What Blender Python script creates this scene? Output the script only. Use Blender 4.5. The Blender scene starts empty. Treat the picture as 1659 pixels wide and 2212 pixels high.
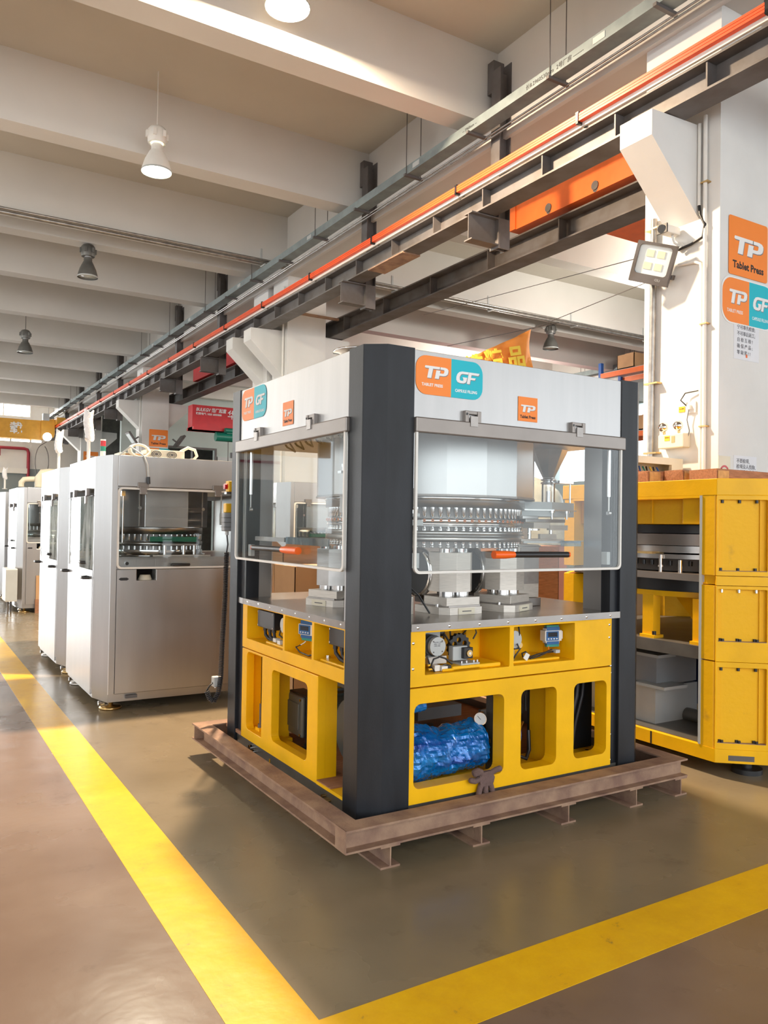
import bpy, math, random
from mathutils import Vector, Matrix
from mathutils.geometry import tessellate_polygon
random.seed(7)
scn = bpy.context.scene
PI = math.pi
# ------------------------------------------------------------------ camera
W, H = 1659, 2212
yaw, pitch, roll, fpx = 0.54692789, 0.01652673, 0.01527016, 1710.41
fw = Vector((math.sin(yaw)*math.cos(pitch), math.cos(yaw)*math.cos(pitch), math.sin(pitch)))
rt = Vector((math.cos(yaw), -math.sin(yaw), 0))
up = rt.cross(fw)
r2 = rt*math.cos(roll)+up*math.sin(roll)
u2 = -rt*math.sin(roll)+up*math.cos(roll)
cd = bpy.data.cameras.new('camera'); cam = bpy.data.objects.new('camera', cd)
scn.collection.objects.link(cam); scn.camera = cam
cam.matrix_world = Matrix(((r2.x, u2.x, -fw.x, 0), (r2.y, u2.y, -fw.y, 0), (r2.z, u2.z, -fw.z, 1.5), (0, 0, 0, 1)))
cd.sensor_fit = 'HORIZONTAL'; cd.sensor_width = 36; cd.lens = fpx/W*36; cd.clip_start = 0.05; cd.clip_end = 300
# ------------------------------------------------------------------ world
wd = bpy.data.worlds.new('world'); scn.world = wd; wd.use_nodes = True
bg = wd.node_tree.nodes['Background']; bg.inputs[0].default_value = (0.90, 0.96, 1.0, 1); bg.inputs[1].default_value = 2.3
scn.view_settings.view_transform = 'Standard'; scn.view_settings.look = 'None'
scn.view_settings.exposure = 0.42; scn.view_settings.gamma = 1; scn.view_settings.use_curve_mapping = False
# area lights: the hall's lit high bays; point lights: unseen, added to brighten it
def area(loc, size, e, col, rot=(0, 0, 0), shape='DISK', size_y=None):
    l = bpy.data.lights.new('lamp_light', 'AREA'); l.shape = shape; l.size = size; l.energy = e; l.color = col
    if size_y: l.size_y = size_y
    o = bpy.data.objects.new('lamp_light', l); scn.collection.objects.link(o); o.location = loc; o.rotation_euler = rot
    return o
def fill_light(loc, e, c, r=.22):
    l = bpy.data.lights.new('unseen_fill_light', 'POINT'); l.energy = e; l.color = c; l.shadow_soft_size = r
    o = bpy.data.objects.new('unseen_fill_light', l); scn.collection.objects.link(o); o.location = loc
WARM = (1.0, 0.84, 0.66); NEUT = (1.0, 0.94, 0.84)
for x, y, e, c in ((-7.0, 4.5, 260, WARM), (-3.5, 12.0, 240, NEUT), (2.0, -5.5, 260, NEUT), (-3.5, 20.0, 260, NEUT), (13.0, 10.0, 420, NEUT), (15.0, 18.5, 300, NEUT), (14.0, 27.0, 160, NEUT), (-3.5, 29.0, 300, NEUT)):
    fill_light((x, y, 5.6), e, c)
# ------------------------------------------------------------------ materials
MATS = {}
def mat(name, col, rough=0.5, metal=0.0, var=0.06, scale=6.0, bump=0.0, bscale=40.0, stretch=None, emis=None, estr=0, coat=0, spec=None, rvar=0.0, col2=None, thr=None):
    if name in MATS: return MATS[name]
    m = bpy.data.materials.new(name); m.use_nodes = True; nt = m.node_tree; N = nt.nodes; L = nt.links
    p = N['Principled BSDF']; p.inputs['Metallic'].default_value = metal; p.inputs['Roughness'].default_value = rough
    if coat: p.inputs['Coat Weight'].default_value = coat
    if spec is not None: p.inputs['Specular IOR Level'].default_value = spec
    tc = N.new('ShaderNodeTexCoord'); mp = N.new('ShaderNodeMapping'); L.new(tc.outputs['Object'], mp.inputs[0])
    if stretch: mp.inputs['Scale'].default_value = stretch
    nz = N.new('ShaderNodeTexNoise'); nz.inputs['Scale'].default_value = scale; nz.inputs['Detail'].default_value = 5
    L.new(mp.outputs[0], nz.inputs['Vector'])
    rp = N.new('ShaderNodeValToRGB'); L.new(nz.outputs['Fac'], rp.inputs[0])
    lo, hi = (thr or (0.3, 0.7)); rp.color_ramp.elements[0].position = lo; rp.color_ramp.elements[1].position = hi
    c2 = col2 or tuple(max(0, c*(1-var*2)) for c in col)
    rp.color_ramp.elements[0].color = (*c2, 1); rp.color_ramp.elements[1].color = (*[min(1, c*(1+var)) if not col2 else c for c in col], 1)
    L.new(rp.outputs[0], p.inputs['Base Color'])
    if rvar:
        mr = N.new('ShaderNodeMapRange'); L.new(nz.outputs['Fac'], mr.inputs[0]); mr.inputs[3].default_value = max(0, rough-rvar); mr.inputs[4].default_value = rough+rvar
        L.new(mr.outputs[0], p.inputs['Roughness'])
    if bump:
        n2 = N.new('ShaderNodeTexNoise'); n2.inputs['Scale'].default_value = bscale; n2.inputs['Detail'].default_value = 4; L.new(mp.outputs[0], n2.inputs['Vector'])
        b = N.new('ShaderNodeBump'); b.inputs['Strength'].default_value = bump; b.inputs['Distance'].default_value = 0.01
        L.new(n2.outputs['Fac'], b.inputs['Height']); L.new(b.outputs[0], p.inputs['Normal'])
    if emis:
        p.inputs['Emission Color'].default_value = (*emis, 1); p.inputs['Emission Strength'].default_value = estr
    MATS[name] = m; return m
def glassy(name, tint, gloss=0.12, fil=0.0):
    m = bpy.data.materials.new(name); m.use_nodes = True; nt = m.node_tree; N = nt.nodes; L = nt.links
    N.remove(N['Principled BSDF']); out = N['Material Output']
    tr = N.new('ShaderNodeBsdfTransparent'); tr.inputs[0].default_value = (*tint, 1)
    gl = N.new('ShaderNodeBsdfGlossy'); gl.inputs['Roughness'].default_value = 0.02
    lw = N.new('ShaderNodeLayerWeight'); lw.inputs[0].default_value = 0.25
    mr = N.new('ShaderNodeMapRange'); mr.inputs[3].default_value = gloss*0.5; mr.inputs[4].default_value = min(1, gloss*4)
    mx = N.new('ShaderNodeMixShader'); L.new(lw.outputs['Fresnel'], mr.inputs[0]); L.new(mr.outputs[0], mx.inputs[0])
    L.new(tr.outputs[0], mx.inputs[1]); L.new(gl.outputs[0], mx.inputs[2])
    last = mx
    if fil:
        df = N.new('ShaderNodeBsdfDiffuse'); df.inputs[0].default_value = (0.8, 0.85, 0.85, 1)
        tc = N.new('ShaderNodeTexCoord'); mp = N.new('ShaderNodeMapping'); mp.inputs['Scale'].default_value = (9, 9, 2.0); nz = N.new('ShaderNodeTexNoise')
        nz.inputs['Scale'].default_value = 1.6; nz.inputs['Detail'].default_value = 6
        L.new(tc.outputs['Object'], mp.inputs[0]); L.new(mp.outputs[0], nz.inputs['Vector'])
        m3 = N.new('ShaderNodeMapRange'); L.new(nz.outputs['Fac'], m3.inputs[0]); m3.inputs[1].default_value = .35; m3.inputs[2].default_value = .7; m3.inputs[4].default_value = fil
        m2 = N.new('ShaderNodeMixShader'); L.new(m3.outputs[0], m2.inputs[0]); L.new(mx.outputs[0], m2.inputs[1]); L.new(df.outputs[0], m2.inputs[2]); last = m2
    L.new(last.outputs[0], out.inputs[0]); MATS[name] = m; return m
M = {}
M['steel'] = mat('brushed_stainless', (0.42, 0.41, 0.405), 0.36, 0.92, 0.03, 2.0, 0.03, 40, (8, 8, 0.8), rvar=0.03)
M['steel2'] = mat('satin_stainless', (0.52, 0.505, 0.495), 0.33, 1.0, 0.03, 1.5, 0.02, 40, (5, 5, 0.6), rvar=0.03)
M['chrome'] = mat('polished_steel', (0.80, 0.80, 0.80), 0.12, 1.0, 0.02)
M['mach'] = mat('machined_steel', (0.50, 0.48, 0.46), 0.30, 1.0, 0.1, 8)
M['dull'] = mat('ground_steel', (0.42, 0.39, 0.37), 0.45, 0.8, 0.1, 10)
M['pale'] = mat('pale_machined_block', (0.66, 0.61, 0.55), 0.45, 0.55, 0.06, 20, 0.05, 80, (1, 1, 12))
M['tbl'] = mat('ground_table_steel', (0.36, 0.335, 0.315), 0.27, 0.9, 0.06, 6)
M['taupe'] = mat('anodised_taupe', (0.27, 0.24, 0.22), 0.38, 0.7, 0.04)
M['black'] = mat('black_powder_coat', (0.016, 0.018, 0.023), 0.40, 0.0, 0.25, 2.5, 0.05, 120, (3, 3, 0.8), spec=0.35)
M['blackp'] = mat('black_plastic', (0.02, 0.02, 0.022), 0.35, 0.0, 0.1)
M['rubber'] = mat('black_rubber', (0.025, 0.025, 0.03), 0.5, 0.0, 0.1)
M['yellow'] = mat('yellow_enamel', (0.93, 0.50, 0.002), 0.42, 0.0, 0.05, 5, 0.12, 30, spec=0.35)
M['yellow2'] = mat('worn_yellow_casting', (0.88, 0.47, 0.006), 0.5, 0.0, 0.10, 9, 0.22, 26, col2=(0.66, 0.34, 0.02), thr=(0.20, 0.36), spec=0.3)
M['base'] = mat('dark_base_plate', (0.17, 0.16, 0.145), 0.4, 0.5, 0.12, 5)
M['rust'] = mat('rusty_steel', (0.37, 0.235, 0.155), 0.75, 0.0, 0.1, 8, 0.35, 60, col2=(0.22, 0.125, 0.09), thr=(0.35, 0.62))
M['dsteel'] = mat('dark_painted_steel', (0.135, 0.125, 0.125), 0.5, 0.1, 0.12, 4, 0.1, 30, col2=(0.10, 0.085, 0.075), thr=(0.35, 0.6))
M['tray'] = mat('grey_blue_tray', (0.24, 0.29, 0.30), 0.45, 0.2, 0.1, 6)
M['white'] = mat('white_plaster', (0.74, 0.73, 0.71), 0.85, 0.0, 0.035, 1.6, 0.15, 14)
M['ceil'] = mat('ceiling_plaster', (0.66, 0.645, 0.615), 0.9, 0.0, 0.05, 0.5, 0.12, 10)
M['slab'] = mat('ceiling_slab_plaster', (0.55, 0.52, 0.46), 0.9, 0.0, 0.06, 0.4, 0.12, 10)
M['palegreen'] = mat('pale_green_wall', (0.50, 0.57, 0.55), 0.8, 0, 0.03, 1)
M['greywall'] = mat('grey_wall', (0.27, 0.31, 0.32), 0.8, 0, 0.05, 1)
M['orange'] = mat('orange_paint', (0.85, 0.17, 0.03), 0.45, 0, 0.05)
M['bus'] = mat('orange_busbar', (0.90, 0.10, 0.02), 0.45, 0, 0.04)
M['red'] = mat('red_paint', (0.62, 0.022, 0.03), 0.45, 0, 0.05)
M['crane'] = mat('crane_yellow', (0.72, 0.36, 0.04), 0.5, 0, 0.05)
M['green'] = mat('green_enamel', (0.01, 0.22, 0.15), 0.35, 0, 0.1)
M['blue'] = mat('blue_paint', (0.01, 0.09, 0.38), 0.5, 0, 0.05)
M['deepblue'] = mat('deep_blue_panel', (0.006, 0.025, 0.13), 0.45, 0, 0.05)
M['so'] = mat('sticker_orange', (0.93, 0.25, 0.03), 0.5, 0, 0.01)
M['sc'] = mat('sticker_cyan', (0.0, 0.47, 0.58), 0.5, 0, 0.01)
M['sw'] = mat('print_white', (0.82, 0.82, 0.82), 0.6, 0, 0.01)
M['sk'] = mat('print_black', (0.02, 0.015, 0.015), 0.6, 0, 0.01)
M['shadowgrey'] = mat('print_grey', (0.20, 0.20, 0.22), 0.6, 0, 0.01)
M['cream'] = mat('cream_plastic', (0.72, 0.66, 0.52), 0.5, 0, 0.03)
M['offwhite'] = mat('off_white_plastic', (0.78, 0.76, 0.72), 0.4, 0, 0.02)
M['paper'] = mat('paper', (0.75, 0.76, 0.80), 0.8, 0, 0.02)
M['wood'] = mat('rough_timber', (0.36, 0.17, 0.09), 0.8, 0, 0.15, 14, 0.35, 40, (0.8, 6, 6))
M['wood2'] = mat('timber_end_grain', (0.55, 0.33, 0.13), 0.8, 0, 0.15, 22, 0.2, 40)
M['card'] = mat('cardboard', (0.52, 0.31, 0.16), 0.85, 0, 0.06, 3)
M['card2'] = mat('cardboard_inside', (0.34, 0.17, 0.08), 0.85, 0, 0.06, 3)
M['pipe'] = mat('galvanised_pipe', (0.38, 0.36, 0.34), 0.35, 0.8, 0.15, 12)
M['lampgrey'] = mat('lamp_housing', (0.16, 0.16, 0.15), 0.45, 0.4, 0.1)
M['grey'] = mat('grey_plastic', (0.28, 0.29, 0.30), 0.45, 0, 0.04)
M['lgrey'] = mat('light_grey_steel', (0.48, 0.50, 0.50), 0.5, 0.1, 0.03)
M['motor'] = mat('dark_motor_enamel', (0.075, 0.085, 0.08), 0.38, 0.1, 0.05)
M['junction'] = mat('grey_green_cast_box', (0.15, 0.15, 0.13), 0.35, 0.3, 0.06)
M['brass'] = mat('brass', (0.62, 0.42, 0.18), 0.3, 1.0, 0.05)
M['film'] = mat('blue_stretch_film', (0.0, 0.30, 0.78), 0.14, 0.25, 0.2, 2.2, 0.4, 9, (1, 1, 7), col2=(0.0, 0.03, 0.32), thr=(0.30, 0.72), coat=0.8)
M['glove'] = mat('brown_knit_glove', (0.16, 0.10, 0.09), 0.9, 0, 0.1, 60, 0.5, 200)
M['greenplastic'] = mat('green_guard', (0.0, 0.16, 0.08), 0.4, 0, 0.1)
M['lens'] = mat('lamp_lens', (0.75, 0.82, 0.84), 0.25, 0, 0.02)
M['led'] = mat('led_grid', (0.85, 0.80, 0.55), 0.4, 0, 0.02)
M['bubble'] = mat('white_bubble_wrap', (0.82, 0.80, 0.80), 0.3, 0, 0.05, 20, 0.8, 60)
M['flag'] = mat('orange_cloth', (0.90, 0.33, 0.06), 0.8, 0, 0.04)
M['flagtxt'] = mat('yellow_print', (0.92, 0.68, 0.08), 0.8, 0, 0.02)
M['screen'] = mat('dark_screen', (0.01, 0.012, 0.02), 0.2, 0, 0.02)
M['bluepanel'] = mat('blue_keypad', (0.02, 0.12, 0.33), 0.4, 0, 0.02)
M['tgreen'] = mat('terminal_green', (0.03, 0.30, 0.22), 0.4, 0, 0.05)
M['lit'] = mat('lit_lamp_disc', (1, 1, 1), 0.5, emis=(1.0, 0.93, 0.80), estr=30)
M['lit2'] = mat('lit_lamp_disc_greenish', (1, 1, 1), 0.5, emis=(0.95, 1.0, 0.72), estr=14)
M['tube'] = mat('lit_fluorescent', (1, 1, 1), 0.5, emis=(1.0, 1.0, 1.0), estr=6)
M['orangegrip'] = mat('orange_grip', (0.95, 0.14, 0.01), 0.35, 0, 0.03)
M['redlens'] = mat('red_lens', (0.5, 0.01, 0.015), 0.25, 0, 0.03)
M['yb'] = mat('yellow_plastic', (0.85, 0.48, 0.02), 0.4, 0, 0.03)
M['redpipe'] = mat('red_fire_pipe', (0.33, 0.02, 0.04), 0.45, 0, 0.05)
M['win'] = mat('daylit_window_pane', (0.9, 0.95, 1.0), 0.4, emis=(0.92, 0.97, 1.0), estr=11.0)
M['terr'] = mat('terracotta_panel', (0.48, 0.17, 0.10), 0.6, 0, 0.04)
M['plast'] = mat('cloudy_plastic_sheet', (0.50, 0.50, 0.42), 0.3, 0, 0.15, 5, 0.6, 20)
M['glass'] = glassy('clear_acrylic', (0.94, 0.955, 0.955), 0.05)
M['glass2'] = glassy('hazy_acrylic', (0.85, 0.92, 0.90), 0.22, 0.55)
M['clearblue'] = glassy('pale_blue_acrylic', (0.55, 0.72, 0.85), 0.35, 0.3)
M['clear'] = glassy('clear_tube', (0.9, 0.9, 0.9), 0.35)
def floor_mat():
    m = bpy.data.materials.new('painted_floor'); m.use_nodes = True; nt = m.node_tree; N = nt.nodes; L = nt.links
    p = N['Principled BSDF']; tc = N.new('ShaderNodeTexCoord'); sp = N.new('ShaderNodeSeparateXYZ'); L.new(tc.outputs['Object'], sp.inputs[0])
    def cmp(sock, v):
        a = N.new('ShaderNodeMath'); a.operation = 'GREATER_THAN'; L.new(sock, a.inputs[0]); a.inputs[1].default_value = v; return a
    a = cmp(sp.outputs[0], 0.98); b = cmp(sp.outputs[1], 2.03); c = N.new('ShaderNodeMath'); c.operation = 'MULTIPLY'; L.new(a.outputs[0], c.inputs[0]); L.new(b.outputs[0], c.inputs[1])
    nz = N.new('ShaderNodeTexNoise'); nz.inputs['Scale'].default_value = 1.3; nz.inputs['Detail'].default_value = 4; nz.inputs['Roughness'].default_value = 0.5; L.new(tc.outputs['Object'], nz.inputs['Vector'])
    def ramp(c1, c2):
        r = N.new('ShaderNodeValToRGB'); L.new(nz.outputs['Fac'], r.inputs[0]); r.color_ramp.elements[0].position = .28; r.color_ramp.elements[1].position = .72
        r.color_ramp.elements[0].color = (*c1, 1); r.color_ramp.elements[1].color = (*c2, 1); return r
    ins = ramp((0.205, 0.165, 0.105), (0.265, 0.212, 0.140)); outs = ramp((0.170, 0.112, 0.082), (0.25, 0.175, 0.130))
    mx = N.new('ShaderNodeMixRGB'); L.new(c.outputs[0], mx.inputs[0]); L.new(outs.outputs[0], mx.inputs[1]); L.new(ins.outputs[0], mx.inputs[2])
    # dark scuffs
    n2 = N.new('ShaderNodeTexNoise'); n2.inputs['Scale'].default_value = 3.1; n2.inputs['Detail'].default_value = 8; n2.inputs['Roughness'].default_value = .7; L.new(tc.outputs['Object'], n2.inputs['Vector'])
    m2 = N.new('ShaderNodeMapRange'); L.new(n2.outputs['Fac'], m2.inputs[0]); m2.inputs[1].default_value = .58; m2.inputs[2].default_value = .80; m2.inputs[4].default_value = 0.55
    mk = N.new('ShaderNodeMixRGB'); L.new(m2.outputs[0], mk.inputs[0]); L.new(mx.outputs[0], mk.inputs[1]); mk.inputs[2].default_value = (0.055, 0.042, 0.032, 1)
    L.new(mk.outputs[0], p.inputs['Base Color'])
    mr = N.new('ShaderNodeMapRange'); L.new(nz.outputs['Fac'], mr.inputs[0]); mr.inputs[3].default_value = 0.17; mr.inputs[4].default_value = 0.36; L.new(mr.outputs[0], p.inputs['Roughness'])
    p.inputs['Specular IOR Level'].default_value = 0.45
    n3 = N.new('ShaderNodeTexNoise'); n3.inputs['Scale'].default_value = 3.2; n3.inputs['Detail'].default_value = 6; L.new(tc.outputs['Object'], n3.inputs['Vector'])
    bp = N.new('ShaderNodeBump'); bp.inputs['Strength'].default_value = 0.22; bp.inputs['Distance'].default_value = 0.02; L.new(n3.outputs['Fac'], bp.inputs['Height']); L.new(bp.outputs[0], p.inputs['Normal'])
    return m
def line_mat():
    m = bpy.data.materials.new('worn_yellow_line_paint'); m.use_nodes = True; nt = m.node_tree; N = nt.nodes; L = nt.links
    p = N['Principled BSDF']; tc = N.new('ShaderNodeTexCoord')
    n1 = N.new('ShaderNodeTexNoise'); n1.inputs['Scale'].default_value = 7; n1.inputs['Detail'].default_value = 9; n1.inputs['Roughness'].default_value = .75; L.new(tc.outputs['Object'], n1.inputs['Vector'])
    r = N.new('ShaderNodeValToRGB'); L.new(n1.outputs['Fac'], r.inputs[0]); e = r.color_ramp.elements; e[0].position = .30; e[0].color = (0.30, 0.17, 0.05, 1); e[1].position = .37; e[1].color = (0.80, 0.44, 0.004, 1)
    x = r.color_ramp.elements.new(.7); x.color = (0.90, 0.54, 0.006, 1)
    L.new(r.outputs[0], p.inputs['Base Color']); p.inputs['Roughness'].default_value = 0.33
    n3 = N.new('ShaderNodeTexNoise'); n3.inputs['Scale'].default_value = 5; n3.inputs['Detail'].default_value = 6; L.new(tc.outputs['Object'], n3.inputs['Vector'])
    bp = N.new('ShaderNodeBump'); bp.inputs['Strength'].default_value = 0.2; bp.inputs['Distance'].default_value = 0.02; L.new(n3.outputs['Fac'], bp.inputs['Height']); L.new(bp.outputs[0], p.inputs['Normal'])
    return m
M['floor'] = floor_mat(); M['line'] = line_mat()
# ------------------------------------------------------------------ mesh helpers
col = scn.collection
WLOC = {}
class MB:
    def __init__(s): s.v = []; s.f = []; s.s = []
    def add(s, vs, fs, sm=False):
        n = len(s.v); s.v += [tuple(v) for v in vs]; s.f += [tuple(i+n for i in f) for f in fs]; s.s += [sm]*len(fs); return s
    def box(s, x0, x1, y0, y1, z0, z1):
        x0, x1 = min(x0, x1), max(x0, x1); y0, y1 = min(y0, y1), max(y0, y1); z0, z1 = min(z0, z1), max(z0, z1)
        return s.add([(x0, y0, z0), (x1, y0, z0), (x1, y1, z0), (x0, y1, z0), (x0, y0, z1), (x1, y0, z1), (x1, y1, z1), (x0, y1, z1)],
                     [(0, 3, 2, 1), (4, 5, 6, 7), (0, 1, 5, 4), (1, 2, 6, 5), (2, 3, 7, 6), (3, 0, 4, 7)])
    def prism(s, pts, a0, a1, ax='z', sm=False):
        def P(p, a): return (p[0], p[1], a) if ax == 'z' else ((a, p[0], p[1]) if ax == 'x' else (p[0], a, p[1]))
        n = len(pts); vs = [P(p, a0) for p in pts]+[P(p, a1) for p in pts]
        return s.add(vs, [tuple(range(n-1, -1, -1)), tuple(range(n, 2*n))]).add(vs, [(i, (i+1) % n, n+(i+1) % n, n+i) for i in range(n)], sm)
    def plate(s, loops, a0, a1, ax='z'):
        def P(p, a): return (p[0], p[1], a) if ax == 'z' else ((a, p[0], p[1]) if ax == 'x' else (p[0], a, p[1]))
        flat = [p for l in loops for p in l]
        tris = tessellate_polygon([[Vector((p[0], p[1], 0)) for p in l] for l in loops])
        n = len(flat); vs = [P(p, a0) for p in flat]+[P(p, a1) for p in flat]
        fs = [tuple(t) for t in tris]+[tuple(i+n for i in reversed(t)) for t in tris]
        k = 0
        for l in loops:
            m = len(l)
            for i in range(m): fs.append((k+i, k+(i+1) % m, n+k+(i+1) % m, n+k+i))
            k += m
        return s.add(vs, fs)
    def cyl(s, p0, p1, r, n=16, r2=None, sm=True, caps=True):
        p0 = Vector(p0); p1 = Vector(p1); d = (p1-p0)
        if d.length < 1e-7: return s
        d.normalize(); a = d.orthogonal().normalized(); b = d.cross(a); r2 = r if r2 is None else r2
        vs = []
        for p, q in ((p0, r), (p1, r2)):
            for i in range(n):
                t = 2*PI*i/n; vs.append(p+(a*math.cos(t)+b*math.sin(t))*q)
        s.add(vs, [(i, (i+1) % n, n+(i+1) % n, n+i) for i in range(n)], sm)
        if caps: s.add(vs, [tuple(range(n-1, -1, -1)), tuple(range(n, 2*n))])
        return s
    def tube(s, pts, r, n=8, close=False):
        pts = [Vector(p) for p in pts]; m = len(pts); vs = []; ref = None
        for i, p in enumerate(pts):
            if close: d = pts[(i+1) % m]-pts[i-1]
            else: d = pts[min(i+1, m-1)]-pts[max(i-1, 0)]
            d.normalize()
            a = d.orthogonal().normalized() if ref is None else (ref-d*ref.dot(d)).normalized()
            ref = a; b = d.cross(a)
            rr_ = r(i/(m-1)) if callable(r) else r
            for k in range(n):
                t = 2*PI*k/n; vs.append(p+(a*math.cos(t)+b*math.sin(t))*rr_)
        fs = []
        for i in range(m if close else m-1):
            j = (i+1) % m
            for k in range(n): fs.append((i*n+k, i*n+(k+1) % n, j*n+(k+1) % n, j*n+k))
        s.add(vs, fs, True)
        if not close: s.add(vs, [tuple(range(n-1, -1, -1)), tuple(range((m-1)*n, m*n))])
        return s
    def lathe(s, prof, cx, cy, n=48, cz=0, axis='z', sm=True, cap=True):
        vs = []; m = len(prof)
        for r, z in prof:
            for i in range(n):
                t = 2*PI*i/n; a, b = r*math.cos(t), r*math.sin(t)
                vs.append((cx+a, cy+b, cz+z) if axis == 'z' else ((cx+z, cy+a, cz+b) if axis == 'x' else (cx+a, cy+z, cz+b)))
        fs = [(i*n+k, i*n+(k+1) % n, (i+1)*n+(k+1) % n, (i+1)*n+k) for i in range(m-1) for k in range(n)]
        s.add(vs, fs, sm)
        if cap and prof[0][0] > 1e-5: s.add(vs, [tuple(range(n-1, -1, -1))])
        if cap and prof[-1][0] > 1e-5: s.add(vs, [tuple(range((m-1)*n, m*n))])
        return s
    def ball(s, c, r, n=12, sc=(1, 1, 1)):
        vs = [(c[0], c[1], c[2]+r*sc[2])]; m = n//2
        for j in range(1, m):
            for i in range(n):
                th = PI*j/m; ph = 2*PI*i/n; vs.append((c[0]+r*sc[0]*math.sin(th)*math.cos(ph), c[1]+r*sc[1]*math.sin(th)*math.sin(ph), c[2]+r*sc[2]*math.cos(th)))
        vs.append((c[0], c[1], c[2]-r*sc[2])); fs = [(0, 1+i, 1+(i+1) % n) for i in range(n)]
        for j in range(m-2):
            for i in range(n): fs.append((1+j*n+i, 1+(j+1)*n+i, 1+(j+1)*n+(i+1) % n, 1+j*n+(i+1) % n))
        k = 1+(m-2)*n; fs += [(k+i, len(vs)-1, k+(i+1) % n) for i in range(n)]
        return s.add(vs, fs, True)
    def xform(s, mtx): s.v = [tuple(mtx @ Vector(v)) for v in s.v]; return s
    def mesh(s, name, off=(0, 0, 0)):
        me = bpy.data.meshes.new(name); me.from_pydata([(v[0]-off[0], v[1]-off[1], v[2]-off[2]) for v in s.v], [], s.f)
        for p, q in zip(me.polygons, s.s): p.use_smooth = q
        me.update(); return me
    def build(s, name, m, parent=None, bevel=0, label=None, org=None):
        off = WLOC.get(parent.name, (0, 0, 0)) if parent else (org or (0, 0, 0))
        me = s.mesh(name, off); me.materials.append(m if not isinstance(m, str) else M[m])
        o = bpy.data.objects.new(name, me); col.objects.link(o)
        if parent: o.parent = parent; WLOC[o.name] = off
        else: o.location = off; WLOC[o.name] = off
        if bevel:
            b = o.modifiers.new('bevel', 'BEVEL'); b.width = bevel; b.segments = 2; b.limit_method = 'ANGLE'; b.angle_limit = 0.7; b.harden_normals = False
        # recalc outward normals
        import bmesh
        bm = bmesh.new(); bm.from_mesh(me); bmesh.ops.recalc_face_normals(bm, faces=bm.faces); bm.to_mesh(me); bm.free()
        if label: o['label'] = label
        return o
def rr(x0, x1, y0, y1, r=0.0, n=4, corners=(1, 1, 1, 1)):
    if r <= 0: return [(x0, y0), (x1, y0), (x1, y1), (x0, y1)]
    out = []
    for k, (cx, cy, a) in enumerate(((x0+r, y0+r, PI), (x1-r, y0+r, 1.5*PI), (x1-r, y1-r, 0), (x0+r, y1-r, .5*PI))):
        if corners[k]:
            out += [(cx+r*math.cos(a+i*PI/2/n), cy+r*math.sin(a+i*PI/2/n)) for i in range(n+1)]
        else: out.append(((x0, x1, x1, x0)[k], (y0, y0, y1, y1)[k]))
    return out
def thing(name, label, cat, loc=(0, 0, 0), rotz=0, group=None):
    o = bpy.data.objects.new(name, None); col.objects.link(o); o.empty_display_size = .1
    o.location = loc; o.rotation_euler = (0, 0, rotz); o['label'] = label; o['category'] = cat
    if group: o['group'] = group
    WLOC[o.name] = tuple(loc); return o
def lthing(*a, **k):      # a thing whose parts are written in its own local coordinates
    o = thing(*a, **k); WLOC[o.name] = (0, 0, 0); return o
def tag(o, label, cat, group=None):
    o['label'] = label; o['category'] = cat
    if group: o['group'] = group
    return o
def struct(o): o['kind'] = 'structure'; return o
def copy_tree(o, parent=None):
    c = o.copy(); col.objects.link(c)
    if parent: c.parent = parent
    for ch in list(o.children): copy_tree(ch, c)
    return c
def share(name, me, parent, loc, rotz=0, rot=None):
    o = bpy.data.objects.new(name, me); col.objects.link(o); o.parent = parent
    off = WLOC.get(parent.name, (0, 0, 0)); o.location = (loc[0]-off[0], loc[1]-off[1], loc[2]-off[2]); o.rotation_euler = rot or (0, 0, rotz); WLOC[o.name] = off
    return o
def meshof(mb, name, m):
    me = mb.mesh(name); me.materials.append(M[m] if isinstance(m, str) else m); return me
# flat print: right vector R, up vector U, normal pushed outwards
def frame(o, R, U): 
    R = Vector(R); U = Vector(U); Nn = R.cross(U)
    return Matrix(((R.x, U.x, Nn.x, o[0]), (R.y, U.y, Nn.y, o[1]), (R.z, U.z, Nn.z, o[2]), (0, 0, 0, 1)))
def text(name, s, size, o, R, U, m, parent, shear=0.0, bold=0.0, align='LEFT', sx=1.0, th=0.0006, space=1.0):
    c = bpy.data.curves.new(name, 'FONT'); c.body = s; c.size = size; c.shear = shear; c.offset = bold; c.extrude = th; c.align_x = align; c.space_character = space
    c.resolution_u = 2
    ob = bpy.data.objects.new('tmp', c); me = bpy.data.meshes.new_from_object(ob); bpy.data.objects.remove(ob)
    mt = frame(o, R, U) @ Matrix.Diagonal((sx, 1, 1, 1)); me.transform(mt)
    off = WLOC.get(parent.name, (0, 0, 0)) if parent else (0, 0, 0)
    me.transform(Matrix.Translation(-Vector(off))); me.materials.clear(); me.materials.append(M[m])
    t = bpy.data.objects.new(name, me); col.objects.link(t)
    if parent: t.parent = parent
    WLOC[t.name] = off
    return t
def flat(name, loops, o, R, U, m, parent, z0=0.0, z1=0.001):
    mb = MB(); mb.plate(loops, z0, z1, 'z'); mb.xform(frame(o, R, U)); return mb.build(name, m, parent)
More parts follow.
